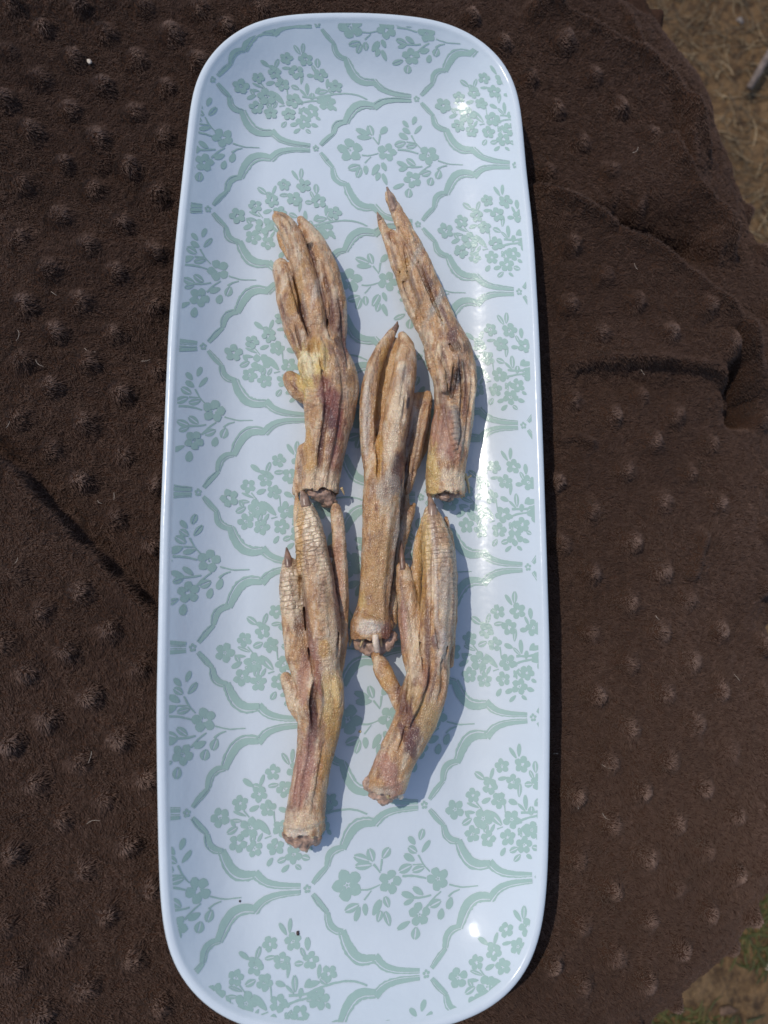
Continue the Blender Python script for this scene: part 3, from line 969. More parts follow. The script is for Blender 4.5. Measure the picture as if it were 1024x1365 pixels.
class Foot:
    def __init__(s, seed):
        s.ch = []; s.webs = []; s.cuts = []; s.stains = []; s.seed = seed; s.planes = []; s.lines = []; s.px = []
    def chain(s, pts, k=1.6, flat=.85, scute=0, wr=1.0, blunt=.28):
        """pts: (px, py, centre height mm, width px)"""
        a = np.array(pts, float)
        # resample smoothly
        Q = []
        E = np.vstack([2 * a[0] - a[1], a, 2 * a[-1] - a[-2]])
        for i in range(1, len(E) - 2):
            for t in np.linspace(0, 1, 5, endpoint=False):
                p, b, c, d = E[i - 1:i + 3]
                Q.append(.5 * (2 * b + (c - p) * t + (2 * p - 5 * b + 4 * c - d) * t * t + (3 * b - p - 3 * c + d) * t ** 3))
        Q.append(a[-1]); a = np.array(Q)
        P = at(a[:, 0], a[:, 1], a[:, 2] * .001)
        dep = ((P - CAM) @ -RW[:, 2])
        r = np.maximum(a[:, 3], 2) * .5 * dep / FPX
        if s.ch and blunt:                           # the root of a toe sinks into the foot
            tq = np.linspace(0, 1, len(a)); dn = 1 - sstep(0, blunt, tq)
            r = r * (1 - .35 * dn); P = P - np.array([0, 0, 1]) * (dn * .0018)[:, None]
        s.px.append(a)
        s.ch.append(dict(P=P, r=r, k=k * .001, flat=flat, scute=scute, wr=wr))
        return len(s.ch) - 1
    def web(s, A, B, n=26, th=.8, sag=1.2, k=1.0):
        """thin skin between two polylines of (px, py, height mm)"""
        A = np.array(A, float); B = np.array(B, float)
        n = 90
        A, _ = resample(A, n, False); B, _ = resample(B, n, False)
        PA_ = at(A[:, 0], A[:, 1], A[:, 2] * .001); PB_ = at(B[:, 0], B[:, 1], B[:, 2] * .001)
        rr = np.random.default_rng(s.seed + len(s.webs))
        for i in range(n):
            m = .5 * (PA_[i] + PB_[i]); m = m - [0, 0, sag * .001 * (1 + .35 * math.sin(i * .21 + s.seed) + .25 * math.sin(i * .53))]
            s.webs.append((np.array([PA_[i], m, PB_[i]]), np.full(3, th * .001), k * .001))
    def cut(s, px, py, z, dx, dy, dz=0):
        """flat cut: everything beyond the point in the picture direction (dx,dy) goes"""
        p = at(np.array([px], float), np.array([py], float), z * .001)[0]
        nn = np.array([dx, -dy, dz], float); s.planes.append((p, nn / np.linalg.norm(nn)))
    def hole(s, px, py, z, r, k=.8):
        p = at(np.array([px], float), np.array([py], float), z * .001)[0]
        s.cuts.append((p, r * .001, k * .001))
    def stain(s, px, py, rx, ry, ang, col, al=.8):
        s.stains.append((px, py, rx, ry, ang, col, al))

    def ridge(s, pts, wpx, off=.6, k=.8):
        s.lines.append((1, np.array(pts, float), wpx, off, k))
    def groove(s, pts, wpx, depth=.8, k=.6):
        s.lines.append((-1, np.array(pts, float), wpx, depth, k))
    def sinews(s, nmax=1.3):
        """tendons and creases that follow each limb"""
        r = np.random.default_rng(s.seed)
        for a, c in zip(s.px, s.ch):
            if c['wr'] < .3: continue
            w = a[:, 3].mean(); n = len(a)
            if w < 11: continue
            T = np.gradient(a[:, :2], axis=0); T /= np.linalg.norm(T, axis=1)[:, None] + 1e-9
            Nn = np.stack([-T[:, 1], T[:, 0]], -1)
            for q in range(int(round(nmax * c['wr'] * min(2.2, w / 24)))):
                L = r.uniform(.35, .75); t0 = r.uniform(0.02, .98 - L)
                ii = np.linspace(t0, t0 + L, 7) * (n - 1)
                u = r.uniform(-.8, .8) + r.uniform(-.18, .18) * np.linspace(-1, 1, 7) + .025 * r.normal(size=7)
                pp = np.stack([np.interp(ii, np.arange(n), a[:, k] ) for k in range(2)], -1) + np.stack([np.interp(ii, np.arange(n), Nn[:, k] * a[:, 3] * .5) for k in range(2)], -1) * u[:, None]
                if r.random() < .6: s.ridge(pp, r.uniform(4, 8), r.uniform(.3, .6), 1.3)
                else: s.groove(pp, r.uniform(3, 5), r.uniform(.35, .8), 1.1)

    def build(s, root):
        s.sinews()
        allP = np.vstack([c['P'] for c in s.ch] + [w_[0] for w_ in s.webs])
        mr = max(c['r'].max() for c in s.ch)
        lo = allP.min(0) - mr - .003; hi = allP.max(0) + mr + .003
        lo[2] = -.002
        dim = np.ceil((hi - lo) / H).astype(int)
        f = np.full(dim, .006, np.float32)
        ax = [lo[k] + np.arange(dim[k]) * H for k in range(3)]
        def caps(a, b, ra, rb, k, flat):
            R = max(ra, rb) + k + .0022
            l = np.maximum(np.floor((np.minimum(a, b) - R - lo) / H).astype(int), 0); h = np.minimum(np.ceil((np.maximum(a, b) + R - lo) / H).astype(int) + 1, dim)
            if (h <= l).any(): return
            X = ax[0][l[0]:h[0], None, None]; Y = ax[1][None, l[1]:h[1], None]; Z = ax[2][None, None, l[2]:h[2]]
            ab = b - a
            L2 = ab @ ab + 1e-12
            t = np.clip(((X - a[0]) * ab[0] + (Y - a[1]) * ab[1] + (Z - a[2]) * ab[2]) / L2, 0, 1)
            d = np.sqrt((X - a[0] - t * ab[0]) ** 2 + (Y - a[1] - t * ab[1]) ** 2 + ((Z - a[2] - t * ab[2]) / flat) ** 2) - (ra + (rb - ra) * t)
            g = f[l[0]:h[0], l[1]:h[1], l[2]:h[2]]
            q = np.maximum(k - np.abs(g - d), 0) / max(k, 1e-9)
            g[...] = np.minimum(g, d) - q * q * k * .25
        for c in s.ch:
            # each limb is made on its own first (no swelling at its joints), then blended in
            f0 = f; f = np.full(dim, .006, np.float32)
            for i in range(len(c['P']) - 1):
                caps(c['P'][i], c['P'][i + 1], c['r'][i], c['r'][i + 1], .00012, c['flat'])
            k = c['k']
            q = np.maximum(k - np.abs(f0 - f), 0) / k
            f = np.minimum(f0, f) - q * q * k * .25
        for Pw, rw, k in s.webs:
            for i in range(2):
                caps(Pw[i], Pw[i + 1], rw[i], rw[i + 1], k, 1.0)
        base = f
        def top(px, py):
            z = np.full(len(px), .010)
            for _ in range(4):
                p = at(px, py, z)
                i = np.clip(((p[:, 0] - lo[0]) / H).round().astype(int), 0, dim[0] - 1); j = np.clip(((p[:, 1] - lo[1]) / H).round().astype(int), 0, dim[1] - 1)
                ins = base[i, j] < 0
                kz = np.where(ins.any(1), dim[2] - 1 - ins[:, ::-1].argmax(1), 0)
                z = np.where(ins.any(1), lo[2] + kz * H, .002)
            return at(px, py, z), ins.any(1)
        base = f.copy()
        for sg_, pts, wp, off, k in s.lines:
            q, _ = resample(pts[:, :2], max(5, 3 * len(pts)), False)
            T_, hit = top(q[:, 0], q[:, 1])
            zz_ = np.convolve(np.r_[T_[0, 2], T_[:, 2], T_[-1, 2]], [.25, .5, .25], 'valid'); T_[:, 2] = zz_
            t_ = np.linspace(0, 1, len(q)); env = np.clip(np.minimum(t_, 1 - t_) * 4, .15, 1)
            rr_ = wp * .5 * .0003 * (.5 + .5 * env)
            if sg_ > 0:
                T_[:, 2] += off * .001 * env - rr_
                for i in range(len(q) - 1):
                    if hit[i] and hit[i + 1]: caps(T_[i], T_[i + 1], rr_[i], rr_[i + 1], k * .001, 1.0)
            else:
                T_[:, 2] += rr_ - off * .001 * env
                f0 = f; f = np.full(dim, .006, np.float32)
                for i in range(len(q) - 1): caps(T_[i], T_[i + 1], rr_[i], rr_[i + 1], .0001, 1.4)
                g2 = -f; kk_ = k * .001
                q2 = np.maximum(kk_ - np.abs(f0 - g2), 0) / kk_
                f = np.maximum(f0, g2) + q2 * q2 * kk_ * .25
        X = ax[0][:, None, None]; Y = ax[1][None, :, None]; Z = ax[2][None, None, :]
        for p, nn in s.planes:
            pn = (X - p[0]) * nn[0] + (Y - p[1]) * nn[1] + (Z - p[2]) * nn[2]
            XY = np.stack(np.broadcast_arrays(X[..., 0], Y[..., 0]), -1)
            jag = .0011 * vnoise(XY * 420, s.seed) + .0006 * vnoise(XY * 1100, s.seed + 1)
            f = np.maximum(f, pn + jag[..., None])
        for p, r, k in s.cuts:
            d = r - np.sqrt((X - p[0]) ** 2 + (Y - p[1]) ** 2 + (Z - p[2]) ** 2)
            q = np.maximum(k - np.abs(f - d), 0) / k
            f = np.maximum(f, d) + q * q * k * .25
        f = np.maximum(f, .00018 - Z)
        f[0] = f[-1] = .006; f[:, 0] = f[:, -1] = .006; f[:, :, 0] = f[:, :, -1] = .006
        g = vdb.FloatGrid(.006)
        g.copyFromArray(np.ascontiguousarray(f.astype(np.float32)))
        V, Fq = g.convertToQuads(0.0)
        V = V.astype(np.float64) * H + lo; Fq = Fq.astype(np.int32)
        # drop stray crumbs of surface is not needed: all limbs are joined
        lab = np.arange(len(V))
        for _ in range(400):
            m_ = lab[Fq].min(1); new = lab.copy()
            for k in range(4): np.minimum.at(new, Fq[:, k], m_)
            new = new[new]
            if (new == lab).all(): break
            lab = new
        big = np.bincount(lab).argmax(); kp = lab == big
        mp_ = np.cumsum(kp) - 1; Fq = mp_[Fq[kp[Fq].all(1)]].astype(np.int32); V = V[kp]
        v0, v1, v2 = V[Fq[:, 0]], V[Fq[:, 1]], V[Fq[:, 2]]
        if np.einsum('ij,ij->i', v0, np.cross(v1, v2)).sum() < 0: Fq = Fq[:, ::-1]
        # limb coordinates
        best = np.full(len(V), 1e9); S_ = np.zeros(len(V)); U = np.zeros(len(V)); CI = np.zeros(len(V)); SCU = np.zeros(len(V)); TF = np.zeros(len(V)); WR = np.ones(len(V))
        for ci, c in enumerate(s.ch):
            acc = 0
            for i in range(len(c['P']) - 1):
                a, b = c['P'][i], c['P'][i + 1]; ab = b - a; L = np.linalg.norm(ab)
                t = np.clip(((V - a) @ ab) / (L * L + 1e-12), 0, 1)
                d = np.linalg.norm(V - a - t[:, None] * ab, axis=1) - (c['r'][i] + (c['r'][i + 1] - c['r'][i]) * t)
                side = np.cross(ab / (L + 1e-9), [0, 0, 1]); side /= np.linalg.norm(side) + 1e-9
                lat = (V - a - t[:, None] * ab) @ side
                vert = (V - a - t[:, None] * ab)[:, 2]
                m = d < best
                best[m] = d[m]; S_[m] = acc + t[m] * L; TF[m] = (i + t[m]) / (len(c['P']) - 1)
                rad = (c['r'][i] + (c['r'][i + 1] - c['r'][i]) * t)
                U[m] = (np.arctan2(lat, np.maximum(vert, -1) + .001) * rad)[m]
                CI[m] = ci; SCU[m] = c['scute']; WR[m] = c['wr']
                acc += L
        # normals
        def normals(V):
            e1 = V[Fq[:, 2]] - V[Fq[:, 0]]; e2 = V[Fq[:, 3]] - V[Fq[:, 1]]
            fn = np.cross(e1, e2)
            N = np.zeros_like(V)
            for k in range(4): 
                for q in range(3): N[:, q] += np.bincount(Fq[:, k], fn[:, q], len(V))
            return N / (np.linalg.norm(N, axis=1)[:, None] + 1e-15)
        N = normals(V)
        m0 = s.ch[0]['P']; axd = m0[-1] - m0[0]; axd[2] = 0; axd /= np.linalg.norm(axd); pd = np.array([axd[1], -axd[0], 0])
        wv = np.column_stack([vnoise(V * 60 + k * 9.1, s.seed + 40 + k) for k in range(3)]) * 1.4
        su = np.column_stack([V @ axd, V @ pd, V[:, 2]]) * 1000 + wv
        sc3 = np.column_stack([S_ * 1000, U * 1000, CI * 3.7])
        sd = s.seed
        SCU = SCU * sstep(.38, .62, TF + .10 * vnoise(V * 200, s.seed + 70))
        web_m = sstep(.0006, .0016, best)            # surface far from any limb = webbing
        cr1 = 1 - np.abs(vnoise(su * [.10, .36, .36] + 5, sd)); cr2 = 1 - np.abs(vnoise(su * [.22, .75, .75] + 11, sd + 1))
        wr = -.20 * cr1 ** 10 - .10 * cr2 ** 6 + .15 * fbm(su * [.30, .8, .8], sd + 3, 3)
        wr = wr * WR * (1 - .5 * web_m)
        lump_ = .40 * fbm(V * 150, sd + 5, 2) + .10 * fbm(V * 600, sd + 6, 2)
        ringp = S_ * 1000 / 1.55 + .3 * vnoise(sc3 * [.4, .5, 1], sd + 7)
        ring = SCU * .16 * (np.abs(np.sin(math.pi * ringp)) ** .6 - .6)
        rise = sstep(.0, .0018, V[:, 2])
        disp = (wr + lump_ + ring) * .001 * (.25 + .75 * rise)
        V = V + N * disp[:, None]
        V[:, 2] = np.maximum(V[:, 2], .00012)
        # colours
        n1 = fbm(su * [.16, .34, .34] + 3, sd + 11, 4); n2 = fbm(V * 160, sd + 13, 4); n3 = fbm(su * [.16, .6, .6] + 9, sd + 15, 4)
        col = np.tile(np.array(TAN), (len(V), 1))
        def blend(c_, m):
            nonlocal col
            col = col * (1 - m[:, None]) + np.array(c_) * m[:, None]
        blend(PALE, sstep(-.08, .42, n1) * .75)
        blend(PALE, SCU * .65)
        blend(OCH, web_m * .55)
        blend(BRN, sstep(.10, .55, -n1 + .25 * n2) * .65)
        blend(PUR, sstep(.30, .62, n3) * .5)
        blend(GRY, sstep(.28, .6, n2) * .22)
        blend(WHT, sstep(.25, .6, fbm(su * [.25, .9, .9] + 31, sd + 21, 4)) * .30)
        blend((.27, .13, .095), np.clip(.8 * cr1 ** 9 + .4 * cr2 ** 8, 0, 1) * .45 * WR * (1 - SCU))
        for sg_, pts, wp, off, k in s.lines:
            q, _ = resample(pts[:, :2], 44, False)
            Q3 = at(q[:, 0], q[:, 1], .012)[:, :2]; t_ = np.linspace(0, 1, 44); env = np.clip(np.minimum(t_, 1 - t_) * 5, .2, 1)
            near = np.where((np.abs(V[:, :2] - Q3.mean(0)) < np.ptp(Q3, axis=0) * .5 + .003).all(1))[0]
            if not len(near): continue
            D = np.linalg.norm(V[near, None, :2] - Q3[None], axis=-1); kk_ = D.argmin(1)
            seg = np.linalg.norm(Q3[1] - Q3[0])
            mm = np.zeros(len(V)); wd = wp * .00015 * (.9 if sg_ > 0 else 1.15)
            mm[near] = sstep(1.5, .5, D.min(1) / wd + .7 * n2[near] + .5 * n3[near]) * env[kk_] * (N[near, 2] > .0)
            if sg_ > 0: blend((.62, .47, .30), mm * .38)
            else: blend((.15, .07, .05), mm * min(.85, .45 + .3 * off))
        for (px, py, rx, ry, ang, c_, al) in s.stains:
            q = at(np.array([px], float), np.array([py], float), .014)[0]
            u = (V[:, :2] - q[:2]) / (.00031)
            a = math.radians(ang)
            x = (u[:, 0] * math.cos(a) - u[:, 1] * math.sin(a)) / rx; y = (u[:, 0] * math.sin(a) + u[:, 1] * math.cos(a)) / ry
            rr = np.sqrt(x * x + y * y) + .6 * n2 + .5 * n3 + .10 * vnoise(V * 800, sd + 17)
            blend(c_, sstep(1.25, .55, rr) * min(1, al * 1.2))
        o = mesh_np('skin', V, Fq, MAT_SKIN)
        me = o.data
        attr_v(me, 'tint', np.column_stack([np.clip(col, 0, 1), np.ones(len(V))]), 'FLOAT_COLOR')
        attr_v(me, 'su', su, 'FLOAT_VECTOR'); attr_v(me, 'ringco', sc3, 'FLOAT_VECTOR'); attr_v(me, 'scute', SCU * sstep(-.6, .1, N[:, 2]), 'FLOAT')
        o.parent = root; o.matrix_parent_inverse = root.matrix_world.inverted()
        o.location = (0, 0, 0)
        return o

def child(o, root):
    o.parent = root
    o.matrix_parent_inverse = Matrix.Translation(root.location).inverted()
    return o

def claw(root, pts, mat, name='claw', seg=14, flat=.7):
    """curved tapering nail through (px, py, z mm, width px)"""
    a = np.array(pts, float)
    a, _ = resample(a, 12, False)
    P = at(a[:, 0], a[:, 1], a[:, 2] * .001)
    dep = (P - CAM) @ -RW[:, 2]
    V, F = tube(P, a[:, 3] * .5 * dep / FPX, seg, .05, int(a[0, 0]))
    return child(mesh_py(name, V, F, mat), root)

def lumpset(root, name, mat, items, seed):
    """a torn end: several crumpled lobes melted into one surface; items (px,py,z,r px, squash)"""
    pts = np.array([i[:4] for i in items], float)
    P = at(pts[:, 0], pts[:, 1], pts[:, 2] * .001); r = pts[:, 3] * .00030
    lo = P.min(0) - r.max() - .002; hi = P.max(0) + r.max() + .002
    h = .0004
    dim = np.ceil((hi - lo) / h).astype(int)
    G = np.stack(np.meshgrid(*[lo[k] + np.arange(dim[k]) * h for k in range(3)], indexing='ij'), -1)
    f = np.full(dim, .01)
    for p, rr in zip(P, r):
        d = np.linalg.norm(G - p, axis=-1) - rr
        k = .0009; q = np.maximum(k - np.abs(f - d), 0) / k
        f = np.minimum(f, d) - q * q * k * .25
    f += .0008 * fbm(G * 350, seed, 2) + .0004 * vnoise(G * 1100, seed + 2)
    f = np.maximum(f, .0003 - G[..., 2])
    f[0] = f[-1] = .01; f[:, 0] = f[:, -1] = .01; f[:, :, 0] = f[:, :, -1] = .01
    g = vdb.FloatGrid(.01); g.copyFromArray(np.ascontiguousarray(f.astype(np.float32)))
    V, Fq = g.convertToQuads(0.0)
    V = V.astype(float) * h + lo
    if np.einsum('ij,ij->i', V[Fq[:, 0]], np.cross(V[Fq[:, 1]], V[Fq[:, 2]])).sum() < 0: Fq = Fq[:, ::-1]
    return child(mesh_np(name, V, Fq.astype(np.int32), mat), root)

def fray(root, items, mat=None, name='loose_tendon'):
    for pts in items:
        claw(root, pts, mat or MAT_FRAY, name, 8)

def foot_root(px, py, label):
    p = at(np.array([px], float), np.array([py], float), 0.0)[0]
    r = empty('dried_duck_foot', (p[0], p[1], 0))
    bpy.context.view_layer.update()
    tag(r, label, 'duck foot', 'dried duck feet on the tray')
    return r

# --- A: upper left, sole up
f = Foot(101)
f.chain([(424,690,7,52),(425,668,7.5,54),(425,650,8,54),(429,620,8.5,54),(436,580,9.5,58),(440,545,10,69),(441,508,10.5,75),(434,478,10,64),(430,452,8,50),(428,428,5.5,34)], 2.5, .82, 0, 1)
f.chain([(412,482,11,34),(402,455,10,34),(393,430,9,34),(384,395,8,31),(378,365,7.5,27),(375,354,7,20)], .6, .98)
f.chain([(432,478,12,34),(424,440,12,32),(415,400,11,31),(405,360,10,32),(393,322,9,30),(379,297,7,22),(369,286,6,10)], .6, .98)
f.chain([(386,310,8,17),(376,296,9,17),(369,289,8.5,12)], .5, .9, 0, .5, 0)
f.chain([(450,480,11,36),(449,430,11,33),(443,385,10.5,31),(433,350,10,30),(417,318,9,24),(403,296,8,13),(400,291,7.5,6)], .6, .98)
f.chain([(405,528,8,27),(394,513,7,27),(387,504,6.5,20)], 1.8, .8)
f.chain([(418,500,15,34),(416,480,15,30)], 1.8, .7)
f.chain([(398,665,4,20),(402,640,6,22),(406,600,8,20)], 1.5, .8)
f.chain([(455,470,14,12),(450,520,16,10),(440,570,15,9),(430,630,13,8)], 1.6, .8)
f.chain([(430,440,16,8),(422,400,15,8),(412,360,14,8)], 1.2, .8)
f.web([(402,455,7),(393,420,6),(386,385,5),(382,360,5)], [(424,440,7),(415,400,6),(405,360,6),(396,345,6)], 26, .7, 2.2)
f.web([(424,440,8),(415,400,7),(405,360,7),(398,325,7)], [(449,430,8),(443,385,7.5),(433,350,7),(417,318,7)], 26, .8, .6)
f.web([(396,345,7),(388,325,7),(382,305,6)], [(386,345,5),(376,326,5),(373,312,5)], 12, .6, .3)
f.cut(428, 657, 8, .06, 1)
f.hole(432, 660, 8, 5.2); f.hole(413, 464, 18.5, 2.2)
f.stain(416,492,24,32,8,YEL,1.0); f.stain(413,484,13,20,0,(.72,.60,.36),.9); f.stain(413,463,5,8,0,DARK,.85); f.stain(418,462,10,12,0,OCH,.6)
f.stain(442,545,16,42,-20,RED,.75); f.stain(438,560,9,20,-15,PUR,.7); f.stain(448,610,14,24,-10,RED,.5); f.stain(412,600,8,45,-8,OCH,.6)
f.stain(455,470,9,40,5,PUR,.55); f.stain(447,420,8,30,0,PUR,.45); f.stain(380,410,8,18,0,PUR,.35); f.stain(413,325,5,5,0,DARK,.7); f.stain(452,455,6,22,5,DARK,.4)
f.stain(430,640,22,14,0,PALE,.5); f.stain(395,390,8,50,12,OCH,.5); f.stain(424,380,5,30,15,WHT,.4)
f.ridge([(404,470),(401,488),(407,506),(415,516)],8,1.2); f.ridge([(424,446),(430,468),(430,490),(424,508)],8,1.3)
f.groove([(413,455),(414,470),(417,478)],6,1.2); f.groove([(403,470),(398,450),(393,430)],4,.7)
for q in range(4): f.ridge([(406,518+q*6),(418,521+q*6),(430,517+q*6)],3.5,.45)
f.groove([(442,515),(433,560),(427,600),(428,640)],6,1.0); f.groove([(458,520),(452,570),(445,620)],5,.9); f.groove([(452,400),(458,450),(464,490)],5,.8); f.groove([(428,350),(440,400),(443,450)],5,1.2)
f.ridge([(375,300),(381,312),(383,325)],6,1.0); f.ridge([(372,289),(382,297),(388,310)],6,1.0); f.groove([(374,296),(380,305),(385,318)],3,.7)
f.ridge([(410,653),(425,656),(440,652),(455,650)],6,.7)
f.groove([(391,350),(401,400),(411,445)],8,3.4); f.groove([(402,308),(420,350),(432,400),(440,450)],5,3.2)
ra = foot_root(430, 560, 'dried duck foot at upper left, lying sole up with a yellow pad')
f.build(ra)
claw(ra, [(377,300,7.5,10),(371,290,7.5,9),(366,282,5.5,3)], MAT_CLAW)
lumpset(ra, 'torn_end', MAT_FLESH, [(430,658,8,13),(438,664,7,10),(444,668,6,7),(420,656,9,10),(434,670,5,7),(416,652,7,8)], 31)
fray(ra, [[(455,650,9,4),(458,656,8,3),(459,660,7,1)]])

# --- B: upper right, toes pressed together
f = Foot(202)
f.chain([(594,690,11,50),(594,655,11,52),(595,620,11,54),(601,580,11.5,54),(606,540,12,55),(606,500,12.5,59),(600,470,12,60),(588,440,10.5,52),(575,405,8,40)], 2.5, .85, 0, 1.1)
f.chain([(616,490,15,24),(604,450,15,26),(590,415,14,26),(571,370,13,25),(552,328,11,23),(535,295,9.5,20),(522,268,7.5,15),(518,258,6.5,9)], 1.3, .8, 0, 1.2)
f.chain([(588,460,14,26),(573,415,13,25),(556,370,12,23),(541,335,10,19),(531,312,8,11)], 1.2, .75)
f.chain([(572,455,9,24),(553,415,8,22),(538,375,7,19),(524,335,6,17),(512,305,5,13),(505,288,4.5,6)], 1.3, .8)
f.chain([(596,525,13,20),(584,500,13,20),(575,478,11.5,17),(570,463,10,11)], 1.0, .85, .7)
f.chain([(622,478,17,15),(628,510,18,15),(622,560,17,14),(617,600,15,13)], 1.2, .9)
f.chain([(598,530,19,14),(603,560,20,17),(608,590,19,15),(611,606,17,10)], 1.4, .7, 0, .6)
f.chain([(590,440,18,7),(585,480,19,8),(592,520,20,7)], 1.2, .8)
f.web([(588,460,12),(556,370,10),(531,312,7)], [(572,455,8),(538,375,6),(512,305,4.5)], 30, .9, .3)
f.web([(604,450,14),(571,370,12),(535,300,9)], [(573,415,13),(556,370,11.5),(531,312,8)], 26, .9, .4)
f.cut(595, 661, 11, 0, 1)
f.hole(597, 664, 11, 5)
f.stain(607,505,9,22,15,DARK,.85); f.stain(598,530,4,14,-15,DARK,.6); f.stain(605,470,8,10,0,DARK,.55); f.stain(600,450,8,26,28,PUR,.6); f.stain(585,400,6,44,28,GRY,.8)
f.stain(570,390,5,40,28,DARK,.35); f.stain(552,345,6,40,24,GRY,.6); f.stain(590,580,18,40,-5,PINK,.5); f.stain(606,575,10,28,-15,GRY,.7); f.stain(605,640,22,18,0,PALE,.6)
f.stain(576,630,8,34,-4,YEL,.6); f.stain(628,545,6,50,-6,PALE,.6); f.stain(590,545,6,40,-6,PUR,.5); f.stain(600,610,16,14,0,RED,.35); f.stain(527,270,4,10,15,PUR,.7)
f.stain(530,375,10,60,26,OCH,.5); f.stain(617,470,6,14,20,DARK,.5); f.stain(560,420,8,40,26,TAN,.5)
f.groove([(556,345),(573,388),(590,430),(604,468)],6,2.4); f.groove([(607,480),(606,505),(600,535)],8,1.5); f.groove([(584,470),(590,500),(598,530)],5,1.4); f.groove([(613,475),(616,520),(613,575)],5,1.4)
f.ridge([(552,325),(558,358),(572,400),(592,442),(606,465)],4,1.0); f.ridge([(543,300),(549,318),(550,330)],5,.8); f.ridge([(528,330),(538,385),(556,432),(580,470)],7,.8); f.groove([(538,325),(548,375),(565,425)],4,1.0)
f.groove([(520,310),(530,350),(546,400)],4,.8)
for q in range(5): f.ridge([(569,476+q*5),(575,474+q*5),(581,477+q*5)],2.6,.4)
for q in range(10): f.ridge([(598+q*.6,536+q*7),(604+q*.6,533+q*7),(610+q*.5,536+q*7)],3,.45)
f.ridge([(572,648),(590,655),(610,652),(622,645)],6,.6)
rb = foot_root(600, 560, 'dried duck foot at upper right, toes pressed into one grey-brown point')
f.build(rb)
claw(rb, [(526,282,9.5,9),(522,266,9,9),(516,250,6.5,3)], MAT_CLAW)
claw(rb, [(507,294,5.5,7),(503,283,4.5,2)], MAT_CLAW)
lumpset(rb, 'torn_end', MAT_FLESH, [(585,656,10,9),(598,659,9,9),(610,657,11,8),(592,660,13,7),(615,652,9,7)], 32)
fray(rb, [[(620,632,10,5),(624,645,8,4),(626,657,5,2)], [(618,640,8,4),(628,634,6,3)], [(612,656,9,7),(616,664,7,2)]])

# --- C: middle
f = Foot(303)
f.chain([(495,890,9,48),(495,855,9,54),(494,836,9.5,54),(496,822,9.5,47),(498,800,9.5,40),(501,760,10,41),(505,720,10.5,45),(508,680,11,50),(512,640,12,54),(514,618,11.5,48),(516,590,9,36),(518,560,6,24)], 2.2, .88, 0, .45)
f.chain([(496,650,12,22),(491,600,12,22),(490,550,12,22),(495,505,11,22),(506,472,9.5,19),(520,448,8,13),(529,435,7,7)], 1.1, .95, 0, .9)
f.chain([(518,650,15,34),(523,600,16,34),(530,550,16,35),(537,510,15,33),(541,480,13,28),(541,460,11,20),(536,447,9.5,11)], 1.1, .95, .12, .8)
f.chain([(543,650,8,26),(553,600,8,22),(562,560,8,20),(569,536,7,15),(571,526,6,10)], 1.1, .85, 0, 1.2)
f.chain([(538,640,5,26),(536,690,5,22),(529,740,5,18),(523,790,5,16),(522,830,6,18)], 1.4, .8, 0, 1.2)
f.chain([(553,672,5,10),(545,690,5,14),(536,720,5,14)], 1.2, .6)
f.chain([(474,832,10,16),(494,827,15,16),(518,834,10,16)], 1.3, .75, 0, 1.3)
f.chain([(472,842,8,12),(470,855,6,8)], 1, .8)
f.web([(496,640,8),(491,590,8),(492,540,8),(500,490,7),(520,450,7)], [(510,640,10),(513,590,10),(518,540,9.5),(526,500,9),(534,452,8)], 30, .7, 1.2)
f.web([(530,640,10),(534,590,10),(542,545,10),(548,525,9)], [(545,650,7),(553,600,7),(562,555,7),(568,525,6)], 26, .7, .8)
f.web([(545,640,4),(552,600,4),(560,560,4)], [(566,600,3),(570,570,3),(571,545,3)], 14, .7, .2)
f.cut(495, 853, 9, 0, 1)
f.hole(497, 855, 11, 4.8); f.hole(512, 854, 9, 4); f.hole(523, 492, 13, 1.7, .4)
f.stain(530,630,12,26,10,PUR,.7); f.stain(526,622,7,14,0,DARK,.45); f.stain(541,543,3,10,10,DARK,.8); f.stain(535,505,7,12,0,GRY,.6); f.stain(488,560,5,60,0,WHT,.5)
f.stain(503,610,5,40,3,OCH,.75); f.stain(510,500,7,60,8,OCH,.7); f.stain(545,580,10,60,8,PUR,.5); f.stain(556,555,6,30,8,WHT,.4); f.stain(533,720,10,80,6,GRY,.7)
f.stain(500,760,18,70,3,(.46,.265,.11),.75); f.stain(483,800,8,14,0,YEL,.5); f.stain(492,836,20,8,0,WHT,.65); f.stain(515,845,8,14,0,RED,.6); f.stain(512,655,22,16,0,GRY,.5)
f.stain(525,560,8,60,6,PALE,.6); f.stain(545,665,8,26,10,BRN,.6)
f.groove([(504,640),(505,615),(503,590)],5,1.6); f.groove([(541,525),(539,545),(537,560)],4,1.0); f.groove([(536,640),(533,690),(524,750),(519,800)],5,1.4); f.groove([(546,600),(541,640),(536,680)],5,1.2)
f.ridge([(488,620),(486,570),(489,520),(500,480)],4,.7); f.ridge([(497,610),(497,560),(501,510)],3.5,.6); f.ridge([(545,640),(553,600),(560,560)],4,.6); f.groove([(549,645),(556,600),(563,565)],3,.7)
for q in range(5): f.ridge([(472+q,824+q*5),(486,829+q*5),(504,827+q*5),(520,831+q*4)],3.4,.55)
rc = foot_root(505, 720, 'dried duck foot in the middle of the others, white bone peg in its end')
f.build(rc)
claw(rc, [(525,442,8.5,8),(528,436,8,7),(530,429,6,2)], MAT_CLAWD)
claw(rc, [(500,846,16,9),(501,857,16,9),(503,868,14,8)], MAT_BONE, 'bone_peg')
lumpset(rc, 'torn_end', MAT_FLESH, [(480,856,7,9),(490,864,6,10),(505,866,7,9),(516,858,8,10),(522,850,8,8),(500,854,6,12),(478,848,9,8)], 33)
fray(rc, [[(470,846,6,5),(467,856,5,4),(466,862,4,1)], [(485,850,12,4),(480,862,11,2)], [(507,848,13,4),(509,862,11,2)]])

